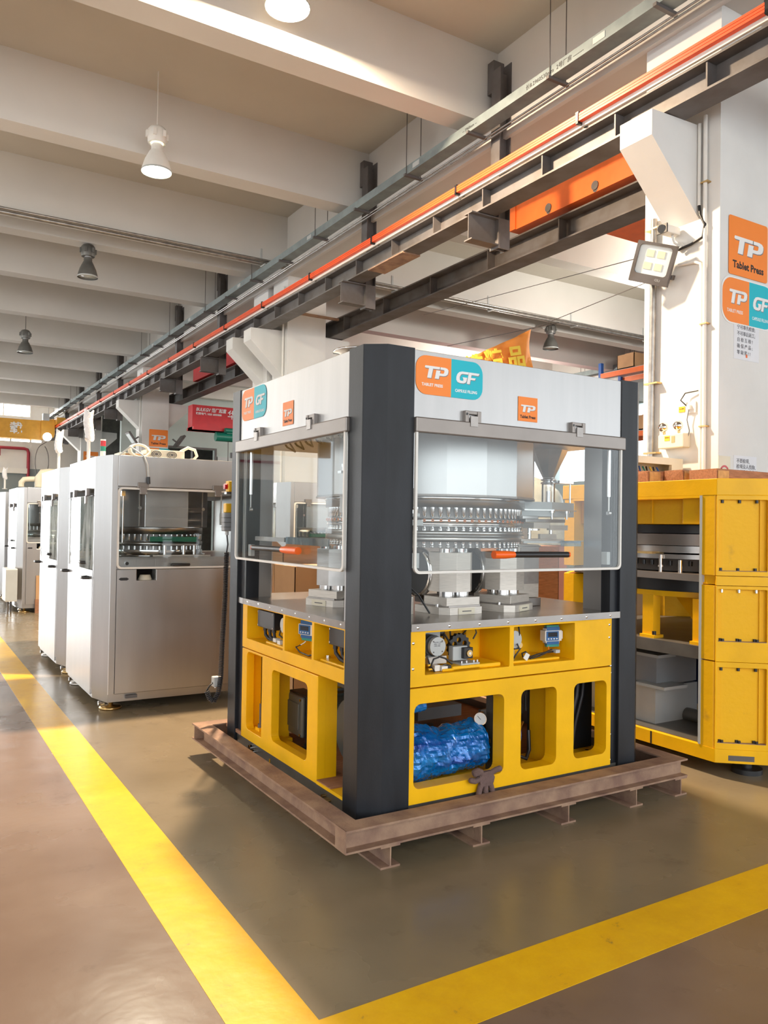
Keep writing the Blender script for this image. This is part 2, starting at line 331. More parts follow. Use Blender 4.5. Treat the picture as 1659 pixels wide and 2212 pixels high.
# letter shapes of the two emblems, unit height 1, slanted
def sl(l, k=0.22, sx=1.0, dx=0.0): return [((x*sx+dx)+y*k, y) for x, y in l]
TP_T = [[(0.05, .80), (1.05, .80), (1.05, 1.0), (0.0, 1.0), (-0.02, .86)], [(.28, 0), (.56, 0), (.56, .80), (.28, .80)]]
TP_P = [[(.80, 0), (1.08, 0), (1.08, .28), (1.35, .28), (1.52, .33), (1.62, .45), (1.64, .64), (1.62, .82), (1.52, .95), (1.35, 1.0), (1.02, 1.0), (1.02, .80), (1.30, .80), (1.36, .74), (1.36, .54), (1.30, .48), (1.08, .48), (1.08, .70), (.80, .70)]]
GF_G = [[(1.00, 1.0), (.42, 1.0), (.18, .93), (.04, .74), (0, .5), (.04, .24), (.18, .06), (.40, 0), (.70, 0), (.86, .08), (.92, .22), (.92, .52), (.52, .52), (.62, .36), (.64, .22), (.46, .20), (.34, .26), (.28, .5), (.34, .72), (.46, .80), (1.00, .80)]]
GF_F = [[(.98, 0), (1.24, 0), (1.24, .38), (1.60, .38), (1.66, .56), (1.24, .56), (1.24, .80), (1.85, .80), (1.90, 1.0), (.98, 1.0)]]
def letters(name, polys, size, o, R, U, m, parent, sx=1.0, z0=0.001, z1=0.002, shade=True):
    if shade and m == 'sw' and size < .2: letters('emblem_shadow', polys, size, Vector(o)+Vector(R)*size*.05-Vector(U)*size*.05, R, U, 'shadowgrey', parent, sx, .0008, .0016, False); z0, z1 = .0017, .0024
    mb = MB()
    for l in polys: mb.plate([[(x*size, y*size) for x, y in sl(l, sx=sx)]], z0, z1, 'z')
    mb.xform(frame(o, R, U)); return mb.build(name, m, parent)
def emblem_pair(parent, o, R, U, w, h, dots=True):
    """orange / cyan rounded badge: TP TABLET PRESS | GF CAPSULE FILLING; o is the lower left corner"""
    R = Vector(R); U = Vector(U); o = Vector(o); r = min(w*.26, h*.32)
    b = flat('badge', [rr(0, w*.515, 0, h, r, 6, (1, 0, 0, 1))], o, R, U, 'so', parent)
    c = flat('badge_half', [rr(w*.515, w, 0, h, r, 6, (0, 1, 1, 0))], o, R, U, 'sc', parent)
    s = h*.31; q = w*.19/(s)/.82
    letters('emblem', TP_T+TP_P, s, o+R*w*.10+U*h*.43, R, U, 'sw', b, sx=w*.35/(1.65*s))
    letters('emblem', GF_G+GF_F, s, o+R*w*.575+U*h*.40, R, U, 'sw', c, sx=w*.33/(1.85*s))
    text('lettering', 'TABLET PRESS', h*.105, o+R*w*.085+U*h*.22, R, U, 'sw', b, bold=.0006, sx=w*.36/(h*.105*7.3), th=.0015)
    text('lettering', 'CAPSULE FILLING', h*.105, o+R*w*.575+U*h*.16, R, U, 'sw', c, bold=.0006, sx=w*.375/(h*.105*8.6), th=.0015)
    return b
def emblem_tp(parent, o, R, U, w, h, big=True, r=0.0, black='sk'):
    R = Vector(R); U = Vector(U); o = Vector(o)
    b = flat('badge', [rr(0, w, 0, h, r)], o, R, U, 'so', parent)
    s = h*.29; letters('emblem', TP_T+TP_P, s, o+R*w*.09+U*h*.38, R, U, 'sw', b, sx=w*.76/(1.65*s))
    text('lettering', 'Tablet Press', h*.17, o+R*w*.5+U*h*.13, R, U, black, b, bold=h*.006, align='CENTER', sx=w*.86/(h*.17*5.4), th=.0015)
    return b
# ================================================================== the hall
YB = [-5.0, -1.9, 1.2, 4.3, 7.38, 10.45, 13.45, 14.31, 16.85, 20.0, 23.25, 26.35, 29.6, 32.8, 36.0]
ZC, ZB = 7.18, 6.3
struct(MB().box(-16, 26, -10, 46, -0.2, 0).build('floor', 'floor'))
l1 = MB().box(0.86, 1.11, 1.904, 39, 0, .0015).build('trim_1', 'line'); struct(l1)
l2 = MB().box(1.11, 14, 1.904, 2.156, 0, .0015).build('trim_2', 'line'); struct(l2)
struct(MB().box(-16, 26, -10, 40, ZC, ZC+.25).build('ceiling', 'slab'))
struct(MB().box(-16, 26, 40, 40.3, 0, 3.86).build('wall_back', 'greywall'))
w = MB()
w.plate([[(-16, 3.86), (26, 3.86), (26, ZC), (-16, ZC)]]+[rr(a, a+2.35, 6.22, 7.05) for a in [x*2.6-15.5 for x in range(8)]], 40, 40.3, 'y')
w = struct(w.build('wall_back_upper', 'white'))
for k in range(8):
    a = k*2.6-15.5
    p = MB().plate([rr(a, a+2.35, 6.22, 7.05), rr(a+.06, a+1.14, 6.28, 6.99), rr(a+1.20, a+2.29, 6.28, 6.99)], 39.98, 40.1, 'y').build('window_%d' % (k+1), 'offwhite')
    struct(p); MB().box(a+.06, a+2.29, 40.05, 40.06, 6.28, 6.99).build('pane', 'win', p)
d = MB().plate([rr(-9.6, 1.4, 0, 4.7), rr(-9.4, 1.2, .01, 4.5)], 39.9, 39.98, 'y').build('door_1', 'lgrey'); struct(d)
MB().box(-9.4, 1.2, 39.97, 39.985, .02, 4.5).build('pane', 'win', d)
# left side wall with tall window bays
w = MB().plate([[(-10, 0), (40, 0), (40, ZC), (-10, ZC)]]+[rr(y+.5, y+2.8, 1.0, 6.0) for y in [k*3.1-9.5 for k in range(16)]], -16.3, -16, 'x').build('wall_left', 'white'); struct(w)
w = MB().plate([[(-10, 0), (40, 0), (40, ZC), (-10, ZC)]]+[rr(y+.3, y+2.8, 3.6, 6.7) for y in [k*3.1-9.5 for k in range(16)]], 26, 26.3, 'x').build('wall_right', 'palegreen'); struct(w)
# ceiling beams of the left and right bay
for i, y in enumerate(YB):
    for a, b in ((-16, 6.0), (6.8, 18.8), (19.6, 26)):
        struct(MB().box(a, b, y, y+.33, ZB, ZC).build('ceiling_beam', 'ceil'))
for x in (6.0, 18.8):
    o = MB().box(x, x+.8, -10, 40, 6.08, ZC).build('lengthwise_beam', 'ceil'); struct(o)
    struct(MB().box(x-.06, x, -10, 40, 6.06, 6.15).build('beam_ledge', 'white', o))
# stained corner patches are wear on the slab near the columns: thin plaster repairs on beam edges
def column(x, y0, y1, corbels=(1, 1), name='column'):
    o = MB().box(x, x+.79, y0, y1, 0, 6.08).build(name, 'white'); struct(o)
    yc0, yc1 = y0+.21, y0+.56
    prof = [(6.0, 4.26), (5.37, 4.855), (5.37, 5.075), (6.0, 5.10)]
    if corbels[0]: MB().prism([(a-6+x, b) for a, b in prof], yc0, yc1, 'y').build('corbel', 'white', o)
    if corbels[1]: MB().prism([(x+.79+(6-a), b) for a, b in prof], yc0, yc1, 'y').build('corbel', 'white', o)
    return o
C1 = column(6.0, 4.33, 5.14); C2 = column(6.0, 13.38, 14.05); C2b = column(6.0, 14.31, 15.04); C3 = column(6.0, 23.68, 24.35); C4 = column(6.0, 33.0, 33.7); C0 = column(6.0, -4.9, -4.1)
for y in (4.33, 13.38, 23.68, 33.0): column(18.8, y, y+.75, (1, 0))
# back wall of the right bay with a dark doorway
w = MB().plate([[(6.9, 0), (26, 0), (26, ZC), (6.9, ZC)], [(8.62, 0.001), (10.5, 0.001), (10.5, 4.35), (8.62, 4.35)]], 30.2, 30.4, 'y').build('wall_back_right', 'palegreen'); struct(w)
d = MB().plate([rr(8.55, 10.57, 0, 4.42), rr(8.62, 10.5, .001, 4.35)], 30.12, 30.2, 'y').build('door_2', 'dsteel'); struct(d)
MB().box(9.6, 9.66, 30.3, 30.36, 0, 4.3).build('door_leaf_edge', 'grey', d)
MB().box(8.62, 9.6, 30.3, 30.34, 0, 3.9).build('door_leaf', 'greywall', d)
struct(MB().box(10.6, 26, 30.1, 30.19, 0, 4.1).build('wall_back_low', 'lgrey'))
struct(MB().box(7.0, 26, 34, 34.2, 0, 6).build('wall_far', 'base'))
# ------------------------------------------------------------------ crane runway beams
def ibeam(mb, x, y0, y1, z0, z1, w=.26, tf=.02, tw=.012):
    mb.box(x-w/2, x+w/2, y0, y1, z0, z0+tf).box(x-w/2, x+w/2, y0, y1, z1-tf, z1).box(x-tw/2, x+tw/2, y0, y1, z0+tf, z1-tf)
rb = thing('crane_runway_beam', 'dark steel crane runway beam on the left corbels, carrying the orange busbar', 'steel beam', (5.66, 4, 5.085))
mb = MB(); ibeam(mb, 5.66, -6, 38.5, 5.09, 5.35, .26); mb.build('beam', 'dsteel', rb)
MB().box(5.63, 5.69, -6, 38.5, 5.35, 5.40).build('rail', 'rust', rb)
st = meshof(MB().box(-.118, -.008, -.008, .008, .021, .239), 'stiffener', 'dsteel')
for k in range(45): share('stiffener', st, rb, (5.66, -5+k*.975+.36, 5.09))
rb2 = thing('crane_runway_beam', 'dark steel crane runway beam behind the columns, on the right corbels', 'steel beam', (7.1, 4, 5.09))
mb = MB(); ibeam(mb, 7.13, -6, 29.5, 5.10, 5.42, .30); mb.build('beam', 'dsteel', rb2)
MB().box(7.09, 7.17, -6, 29.5, 5.42, 5.47).build('rail', 'rust', rb2)
st2 = meshof(MB().box(-.135, -.006, -.008, .008, .021, .299), 'stiffener', 'dsteel')
for k in range(24): share('stiffener', st2, rb2, (7.13, -4+k*1.42, 5.10))
MB().box(5.8, 6.98, 13.2, 13.26, 5.35, 5.39).build('tie_bar', 'rust', rb2)
# orange bus bar with its clips
bb = thing('crane_busbar', 'bright orange conductor bar running along the top of the near crane beam', 'busbar', (5.5, 4, 5.42))
for k in range(3): MB().box(5.452, 5.500, -6, 38.5, 5.398+k*.026, 5.420+k*.026).build('conductor', 'bus', bb)
MB().box(5.505, 5.53, -6, 38.5, 5.36, 5.40).build('bright_gap_strip', 'offwhite', bb)  # off-white strip painted in for the bright gap below the bar
ck = meshof(MB().box(-.035, .10, -.015, .015, -.03, .0).box(-.035, -.02, -.015, .015, -.03, .07).box(-.035, .03, -.02, .02, .065, .085), 'clip', 'blackp')
for k in range(22): share('clip', ck, bb, (5.48, -5+k*1.95+.75, 5.405))
# red alarm beacon
be = thing('alarm_beacon', 'round red alarm light above the orange busbar near the first hanger post', 'alarm light', (5.80, 5.75, 5.37))
MB().lathe([(.001, .36), (.05, .34), (.065, .28), (.065, .24)], 5.8, 5.75, 20, 5.36).build('lens', 'redlens', be)
MB().cyl((5.8, 5.75, 5.352), (5.8, 5.75, 5.61), .02).cyl((5.8, 5.75, 5.59), (5.8, 5.75, 5.61), .05).build('stem', 'dsteel', be)
# hanger posts and brackets
plab = ['dark steel hanger post nearest the big right-hand column', 'second dark steel hanger post, left of the nearest one', 'third dark steel hanger post, just beyond the double column', 'fourth dark steel hanger post towards the far end', 'fifth dark steel hanger post, before the far single column', 'sixth dark steel hanger post, behind the far single column', 'seventh dark steel hanger post, farthest left but one', 'farthest dark steel hanger post, over the far yellow crane']
for i, y in enumerate((7.38, 10.45, 16.85, 20.0, 26.35, 29.6, 32.8, 36.0)):
    t = thing('hanger_post', plab[i], 'steel post', (5.9, y-.15, 4.75), group='hanger posts under the ceiling beams')
    m = MB(); m.box(5.83, 5.842, y-.26, y-.10, 4.73, 6.86).box(5.988, 5.998, y-.26, y-.10, 4.73, 6.95).box(5.842, 5.988, y-.186, y-.174, 4.73, 6.83); m.build('post', 'dsteel', t)
    MB().box(5.842, 5.988, y-.262, y-.25, 4.73, 5.08).build('post_plate', 'dsteel', t)
    m = MB(); m.box(5.44, 5.83, y-.26, y-.12, 4.76, 4.775).box(5.44, 5.83, y-.26, y-.12, 5.065, 5.08).box(5.44, 5.83, y-.20, y-.19, 4.775, 5.065); m.build('bracket', 'dsteel', t)
    MB().box(5.84, 5.998, y-.12, y-.01, 6.62, 7.0).build('fixing_plate', 'dsteel', t)
# splice plate on the beam
MB().box(5.52, 5.80, 8.7, 9.6, 5.072, 5.089).build('splice_plate', 'rust', rb)
# cable tray
tr = thing('cable_tray', 'grey-blue steel cable trunking hung on rods above the near crane beam', 'cable tray', (5.6, 5, 6.05))
MB().box(5.50, 5.68, -6, 38.5, 6.055, 6.165).build('trunking', 'tray', tr)
MB().tube([(5.72, -6, 6.03), (5.72, 38, 6.03)], .012, 6).tube([(5.755, -6, 6.02), (5.755, 38, 6.02)], .012, 6).build('conduit', 'pipe', tr)
rod = meshof(MB().cyl((-.11, 0, 0), (-.11, 0, 1.13), .006, 6).cyl((.11, 0, 0), (.11, 0, 1.13), .006, 6), 'hanger_rod', 'dsteel')
hb = meshof(MB().box(-.14, .14, -.02, .02, -.03, 0), 'hanger_bar', 'dsteel')
for k in range(26):
    y = 4.6+k*1.33; share('hanger_bar', hb, tr, (5.6, y, 6.053))
    if k % 2 == 1: share('hanger_rod', rod, tr, (5.6, y, 6.05))
for k in range(8): MB().box(5.494, 5.50, 5.2+k*3.1, 5.35+k*3.1, 6.08, 6.14).build('cover_clip', 'lgrey', tr)
text('handwriting', '长8.2960530mm  2号厂房 -------', .062, (5.4985, 6.3, 6.085), (0, -1, 0), (0, 0, 1), 'sk', tr)
text('handwriting', '-- 3960mm --', .05, (5.4985, 7.4, 6.09), (0, -1, 0), (0, 0, 1), 'sk', tr)
tr2 = thing('cable_tray', 'green-grey cable trunking hung along the far right column row', 'cable tray', (18.4, 15, 6.2))
MB().box(18.3, 18.5, 5, 30, 6.3, 6.45).build('trunking', 'tray', tr2)
MB().box(18.35, 18.45, 5, 30, 6.13, 6.22).build('light_strip', 'offwhite', tr2)
for k in range(8):
    y = 14.2+k*2; MB().cyl((18.32, y, 6.3), (18.32, y, 7.18), .008, 6).cyl((18.5, y, 6.3), (18.5, y, 7.18), .008, 6).build('hanger_rod', 'dsteel', tr2)
# long bare pipes under a beam
for a, b, lb in ((-15, 5.99, 'grey metal pipe pair slung across under the ceiling beam at left'), (6.8, 18.6, 'grey metal pipe pair slung across the right bay behind the orange flag')):
    pp = thing('ceiling_pipe', lb, 'pipe', (a, 13.36, 6.2))
    MB().tube([(a, 13.36, 6.205), (b, 13.36, 6.205)], .035, 10).build('pipe', 'pipe', pp)
    MB().tube([(a, 13.27, 6.235), (b, 13.27, 6.235)], .022, 8).build('pipe', 'pipe', pp)
    for k in range(5):
        x = a+1.5+k*(b-a-2)/4; MB().box(x-.02, x+.02, 13.24, 13.45, 6.15, 6.17).box(x-.02, x+.02, 13.44, 13.45, 6.15, 6.5).build('strap', 'lgrey', pp)
# ------------------------------------------------------------------ high bay lamps
def highbay(x, y, z, label, lit=None, e=0, c=NEUT, ztop=7.18, k_=.78):
    hb_ = 'offwhite' if lit else 'lampgrey'  # lit lamps get a pale housing that imitates their glare
    t = thing('high_bay_lamp', label, 'ceiling lamp', (x, y, z), group='bell-shaped high bay lamps')
    MB().lathe([(.235*k_, 0), (.225*k_, .05), (.19*k_, .14), (.12*k_, .25), (.07, .28), (.07, .34)], x, y, 28, z, cap=False).build('reflector', hb_, t)
    m = MB().lathe([(.11, .36), (.12, .40), (.12, .52), (.09, .56), (.04, .58), (.0, .58)], x, y, 12, z)
    for k in range(6):
        a = k*PI/3; m.box(x+.12*math.cos(a)-.02, x+.12*math.cos(a)+.02, y+.12*math.sin(a)-.02, y+.12*math.sin(a)+.02, z+.42, z+.50)
    m.build('ballast_housing', hb_, t)
    MB().cyl((x, y, z+.33), (x, y, z+.37), .055).build('neck', 'lgrey', t)
    if z+.58 < ztop: MB().cyl((x, y, z+.57), (x, y, ztop), .008, 6).build('hanging_rod', 'offwhite' if lit else 'dsteel', t)
    MB().lathe([(.238*k_, -.004), (.242*k_, .008), (.236*k_, .02)], x, y, 28, z, cap=False).build('rim', 'lgrey', t)
    d = MB().lathe([(.0, .014), (.225*k_, .015), (.22*k_, .02), (.0, .021)], x, y, 28, z).build('glass_disc', lit or 'lens', t)
    if e: area((x, y, z-.01), .42*k_, e, c)
    return t
highbay(3.10, 7.04, 6.52, 'lit high bay lamp cut by the top edge, glowing warm white', 'lit', 800, (1.0, .76, .52), k_=.92)
highbay(2.646, 9.98, 5.9, 'lit high bay lamp glowing greenish white left of the crane beams', 'lit2', 150, (1, .95, .75))
highbay(2.66, 14.36, 5.71, 'unlit grey high bay lamp below the pipes at left', ztop=6.3, k_=.72)
highbay(2.55, 21.6, 5.68, 'unlit grey high bay lamp, farthest at left', ztop=7.18)
highbay(13.0, 13.9, 5.72, 'unlit grey high bay lamp in the right bay beside the orange flag')
# the lamp beside the first beam throws light on its side
# ------------------------------------------------------------------ orange crane in the right bay
oc = thing('bridge_crane', 'orange bridge crane end truck and girders on the rear runway beam', 'crane', (7.1, 7.5, 5.47))
m = MB().plate([rr(5.95, 8.30, 5.52, 5.95)], 7.0, 7.28, 'x'); m.build('end_truck', 'orange', oc)
MB().box(6.98, 7.0, 8.18, 8.30, 5.52, 5.95).build('end_plate', 'orange', oc)
for y in (6.75, 7.55): MB().cyl((6.998, y, 5.56), (7.2, y, 5.56), .04).cyl((6.985, y, 5.60), (6.999, y, 5.60), .055).build('wheel', 'dsteel', oc)
MB().prism([(7.28, 5.45), (18.5, 5.45), (18.5, 6.2), (7.28, 5.95)], 6.9, 7.5, 'y').build('girder', 'orange', oc)
# red crane with banner and green hoist
rc = thing('bridge_crane', 'plain red bridge crane above the lettered girder, on the rear runway beam', 'crane', (8, 20.5, 5))
rl = thing('bridge_crane', 'red lettered crane girder low beside the far white column, carrying the green hoist', 'crane', (8, 22.1, 4.12))
MB().box(6.95, 18.4, 21.9, 22.3, 4.12, 4.83).build('girder', 'red', rl)
MB().box(6.95, 18.4, 21.8, 22.4, 4.12, 4.20).build('girder_flange', 'red', rl)
MB().box(6.95, 7.3, 15.6, 21.9, 5.47, 5.85).build('end_truck', 'red', rc)
MB().prism([(7.3, 4.95), (18.4, 4.95), (18.4, 5.45), (7.3, 5.45)], 16.3, 17.6, 'y').build('girder', 'red', rc)
MB().box(7.0, 7.12, 19.0, 19.55, 5.55, 5.85).build('drive_motor', 'yb', rc)
text('lettering', 'BULKGV 船厂起重', .13, (7.05, 21.89, 4.66), (1, 0, 0), (0, 0, 1), 'sw', rl, bold=.003, sx=.85, shear=.2)
text('lettering', '输变电气 1020 6800888', .075, (7.05, 21.89, 4.56), (1, 0, 0), (0, 0, 1), 'sw', rl, bold=.002)
text('lettering', '华 东 起 重', .27, (7.98, 21.89, 4.52), (1, 0, 0), (0, 0, 1), 'sw', rl, bold=.004)
ho = thing('chain_hoist', 'green electric hoist hanging under the red crane girder', 'hoist', (8.1, 21.6, 4.0))
MB().cyl((7.62, 21.85, 3.96), (8.35, 21.85, 3.96), .13, 20).build('drum', 'green', ho)
MB().cyl((8.35, 21.85, 3.96), (8.62, 21.85, 3.96), .10, 16).build('motor', 'blue', ho)
MB().box(7.9, 8.25, 21.70, 22.2, 4.05, 4.122).cyl((7.85, 21.72, 4.14), (8.3, 21.72, 4.14), .075).build('trolley', 'green', ho)
MB().tube([(8.0, 21.85, 3.85), (8.02, 21.85, 1.2)], .012, 6).tube([(8.16, 21.85, 3.85), (8.14, 21.85, 1.2)], .012, 6).build('chain', 'dsteel', ho)
MB().box(7.98, 8.06, 21.56, 21.64, 3.35, 3.5).build('pendant', 'blackp', ho)
# yellow crane in the left bay
yc = thing('bridge_crane', 'ochre bridge crane girder with one white character, at the far left', 'crane', (0, 35.5, 5))
MB().box(-15, 4.9, 35.8, 36.2, 4.86, 5.66).build('girder', 'crane', yc)
MB().prism([(4.9, 5.66), (5.40, 5.75), (5.43, 5.55), (5.43, 5.1), (5.40, 4.98), (4.9, 4.86)], 35.7, 36.3, 'y').build('end_bracket', 'crane', yc)
MB().box(5.43, 5.77, 35.2, 36.8, 5.50, 5.78).box(5.61, 5.71, 35.3, 36.7, 5.405, 5.5).build('end_truck', 'crane', yc)
MB().box(4.95, 5.2, 35.6, 35.9, 5.66, 5.95).build('control_box', 'lgrey', yc)
text('lettering', '载', .50, (3.70, 35.79, 5.10), (1, 0, 0), (0, 0, 1), 'sw', yc, bold=.01)
tl = ['lit fluorescent tube under the ochre crane, leftmost', 'lit fluorescent tube under the ochre crane, in the middle', 'short lit fluorescent tube under the ochre crane, rightmost']
for k, (a, b) in enumerate(((3.2, 3.75), (3.82, 4.5), (4.58, 4.95))):
    t = thing('tube_light', tl[k], 'tube lamp', (a, 38, 4.7), group='tube lights under the far crane')
    MB().cyl((a, 36.0, 4.79), (b, 36.0, 4.79), .045, 10).build('tube', 'tube', t); MB().box(a, b, 35.96, 36.04, 4.83, 4.86).build('batten', 'offwhite', t)
fl = thing('floodlight', 'dazzling round floodlight at the right end of the ochre crane', 'lamp', (5.05, 35.0, 4.9))
MB().lathe([(0, .0), (.17, .01), (.17, .1), (.05, .14), (0, .14)], 5.05, 35.0, 18, 4.92, 'y').build('lamp_head', 'tube', fl)
MB().box(5.0, 5.1, 35.12, 35.69, 4.9, 4.95).build('bracket', 'dsteel', fl)
rp = thing('fire_pipe', 'dark red fire pipe bent down the white end wall at far left', 'pipe', (4.9, 39.8, 3.5))
MB().tube([(-14, 39.85, 4.80), (4.75, 39.85, 4.78), (4.9, 39.85, 4.74), (4.95, 39.85, 4.6), (4.95, 39.85, 3.3)], .07, 10).build('pipe', 'redpipe', rp)
MB().box(3.75, 3.78, 39.82, 39.88, 4.8, 4.4).build('pipe_hanger', 'redpipe', rp)
cl_ = MB().box(2, 4.95, 39.8, 39.9, 3.62, 3.86).build('wall_trunking', 'offwhite'); tag(cl_, 'pale horizontal trunking on the far end wall under the red pipe', 'trunking')
lo = MB().tube([(5.60, 38.2, 5.09)]+[(5.3+.28*math.cos(a), 38.2, 4.1+.75*math.sin(a)) for a in [PI/2+.3+k*.28 for k in range(21)]], .018, 6).build('hanging_cable', 'dsteel'); tag(lo, 'dark cable loop hanging below the far end of the crane beam', 'cable')
# ------------------------------------------------------------------ things on the columns
R1, U1 = (1, 0, 0), (0, 0, 1)
def sign_tp(o, w, h, y, label, black='sk'):
    t = thing('wall_sign', label, 'sign', (o[0], y, o[1]))
    emblem_tp(t, (o[0], y-.003, o[1]), R1, U1, w, h, r=.025, black=black); return t
sign_tp((6.115, 3.745), .56, .52, 4.327, 'big orange square emblem sign with black lettering on the near white column')
t = thing('wall_sign', 'orange and cyan rounded emblem sign below the orange square on the near column', 'sign', (6.04, 4.32, 3.34))
MB().plate([rr(6.022, 6.778, 3.312, 3.728, .125, 6)], 4.3255, 4.3275, 'y').build('backing', 'sw', t)
emblem_pair(t, (6.035, 4.3245, 3.325), R1, U1, .73, .39)
def notice(x, y, z, w, h, lines, size, label, extra=None):
    t = thing('paper_notice', label, 'notice', (x, y, z)); MB().box(x, x+w, y-.003, y-.0005, z, z+h).build('sheet', 'paper', t)
    for k, s in enumerate(lines): text('lettering', s, size, (x+w*.12, y-.0045, z+h*.86-k*h*.165-.02), R1, U1, 'shadowgrey', t, bold=.0003)
    return t
t = notice(6.20, 4.33, 3.01, .365, .34, ['宁可事先检查;', '不可事后返工;', '自 检 互 检 !', '确 保 产 品 ;', '零 缺 陷 ! !'], .042, 'white notice with five lines of characters under the emblem signs')
flat('stamp', [rr(0, .025, 0, .03, .005)], (6.37, 4.3265, 3.035), R1, U1, 'orange', t)
notice(6.21, 4.33, 1.86, .33, .30, ['不要检项,', '检项没人找你,', '也就没有价值了.'], .044, 'white notice with three lines of characters just above the timber planks')
t = thing('no_smoking_sign', 'cream no smoking sign with red ring beside the lower white notice', 'sign', (6.01, 4.32, 1.9))
MB().box(6.0, 6.165, 4.326, 4.3295, 1.86, 2.145).build('sheet', 'cream', t)
c = (6.083, 1.98); ring = [(c[0]+.07*math.cos(a), c[1]+.085*math.sin(a)) for a in [k*PI/16 for k in range(32)]]; rin = [(c[0]+.056*math.cos(a), c[1]+.068*math.sin(a)) for a in [k*PI/16 for k in range(32)]]
MB().plate([ring, rin], 4.3235, 4.3255, 'y').build('red_ring', 'redlens', t)
MB().prism([(c[0]-.052, c[1]+.048), (c[0]-.040, c[1]+.060), (c[0]+.052, c[1]-.048), (c[0]+.040, c[1]-.060)], 4.3235, 4.3255, 'y').build('red_bar', 'redlens', t)
MB().box(c[0]-.035, c[0]+.03, 4.3240, 4.3257, c[1]-.012, c[1]-.002).box(c[0]+.01, c[0]+.03, 4.3240, 4.3257, c[1]+.005, c[1]+.03).build('cigarette', 'sk', t)
sign_tp((6.215, 3.735), .56, .51, 23.677, 'orange square emblem sign on the far white column behind the row of presses')
t = thing('wall_sign', 'orange and cyan emblem sign mostly hidden behind the fan unit', 'sign', (6.2, 23.6, 3.3)); emblem_pair(t, (6.15, 23.676, 3.30), R1, U1, .73, .39)
sign_tp((6.10, 3.735), .56, .51, 32.997, 'partly hidden orange emblem sign on the farthest white column')
# conduits on the near column's left face (X = 6 plane)
cx = 5.97
t = thing('wall_conduit', 'grey weathered pipe running down the rear edge of the near column', 'pipe', (cx, 5.0, 2)); MB().tube([(cx-.01, 5.0, 4.40), (cx-.01, 5.02, 1.85)], .030, 10).build('pipe', 'pipe', t)
for z in (4.3, 2.85, 2.2): MB().box(5.93, 6.0, 4.93, 5.08, z, z+.015).build('pipe_clip', 'brass', t)
t = thing('wall_conduit', 'thick cream conduit running down the near column beside its front corner', 'pipe', (cx, 4.45, 2)); MB().tube([(cx, 4.46, 5.15), (cx, 4.45, 1.8)], .018, 8).build('pipe', 'offwhite', t)
for z in (4.55, 3.3, 2.4): MB().box(5.945, 6.0, 4.42, 4.49, z, z+.012).build('pipe_clip', 'brass', t)
t = thing('wall_conduit', 'thin cream conduit ending in a black hose beside the white corbel', 'pipe', (cx, 4.52, 4)); MB().tube([(cx, 4.52, 5.1), (cx, 4.52, 4.37)], .016, 8).build('pipe', 'offwhite', t)
MB().tube([(cx, 4.52, 4.38), (cx-.01, 4.50, 4.28), (cx-.01, 4.45, 4.18), (cx, 4.48, 4.08), (cx, 4.6, 4.05), (cx-.02, 4.72, 4.03)], .013, 8).build('hose', 'blackp', t)
t = thing('wall_conduit', 'cream conduit bent from the floodlight down the near column', 'pipe', (cx, 4.5, 3)); MB().tube([(cx, 4.73, 3.90), (cx, 4.56, 3.88), (cx, 4.50, 3.85), (cx, 4.485, 3.75), (cx, 4.487, 1.85)], .014, 8).build('pipe', 'offwhite', t)
t = thing('security_camera', 'small white security camera with black front under the white corbel', 'camera', (5.9, 4.78, 4.2))
MB().box(5.80, 5.98, 4.72, 4.82, 4.17, 4.24).build('housing', 'offwhite', t, .01); MB().cyl((5.80, 4.77, 4.205), (5.775, 4.765, 4.20), .038, 16).box(5.785, 5.80, 4.715, 4.825, 4.165, 4.245).build('lens_face', 'blackp', t)
MB().tube([(5.93, 4.77, 4.17), (5.93, 4.75, 4.10), (5.99, 4.74, 4.08)], .012, 8).cyl((5.965, 4.73, 4.07), (6.0, 4.73, 4.07), .035).build('mount', 'offwhite', t)
# floodlight on the near column, tilted down and turned towards the hall
t = lthing('floodlight', 'square dark floodlight with pale lens on the near white column', 'floodlight', (5.80, 4.87, 3.93))
t.rotation_euler = (math.radians(20), math.radians(-14), math.radians(22))
MB().plate([rr(-.18, .18, -.19, .17, .01), rr(-.15, .15, -.11, .145, .03)], -.03, 0, 'x').box(0, .03, -.18, .18, -.19, .17).build('frame', 'dsteel', t)
MB().plate([rr(-.15, .15, -.11, .145, .03)], -.012, -.002, 'x').build('lens', 'lens', t)
for a in (-.055, .045):
    for b in (-.055, .055): MB().box(-.0165, -.013, a-.035, a+.035, b-.03+.02, b+.03+.02).build('led_panel', 'led', t)
MB().box(.03, .07, -.13, .13, -.1, .12).build('heat_sink', 'lampgrey', t)
MB().box(.03, .20, -.19, -.17, -.12, -.08).box(.03, .20, .17, .19, -.12, -.08).box(.18, .20, -.19, .19, -.12, -.08).build('bracket', 'dsteel', t)
text('lettering', 'LED', .03, (-.0305, -.11, -.155), (0, 1, 0), (0, 0, 1), 'lgrey', t)
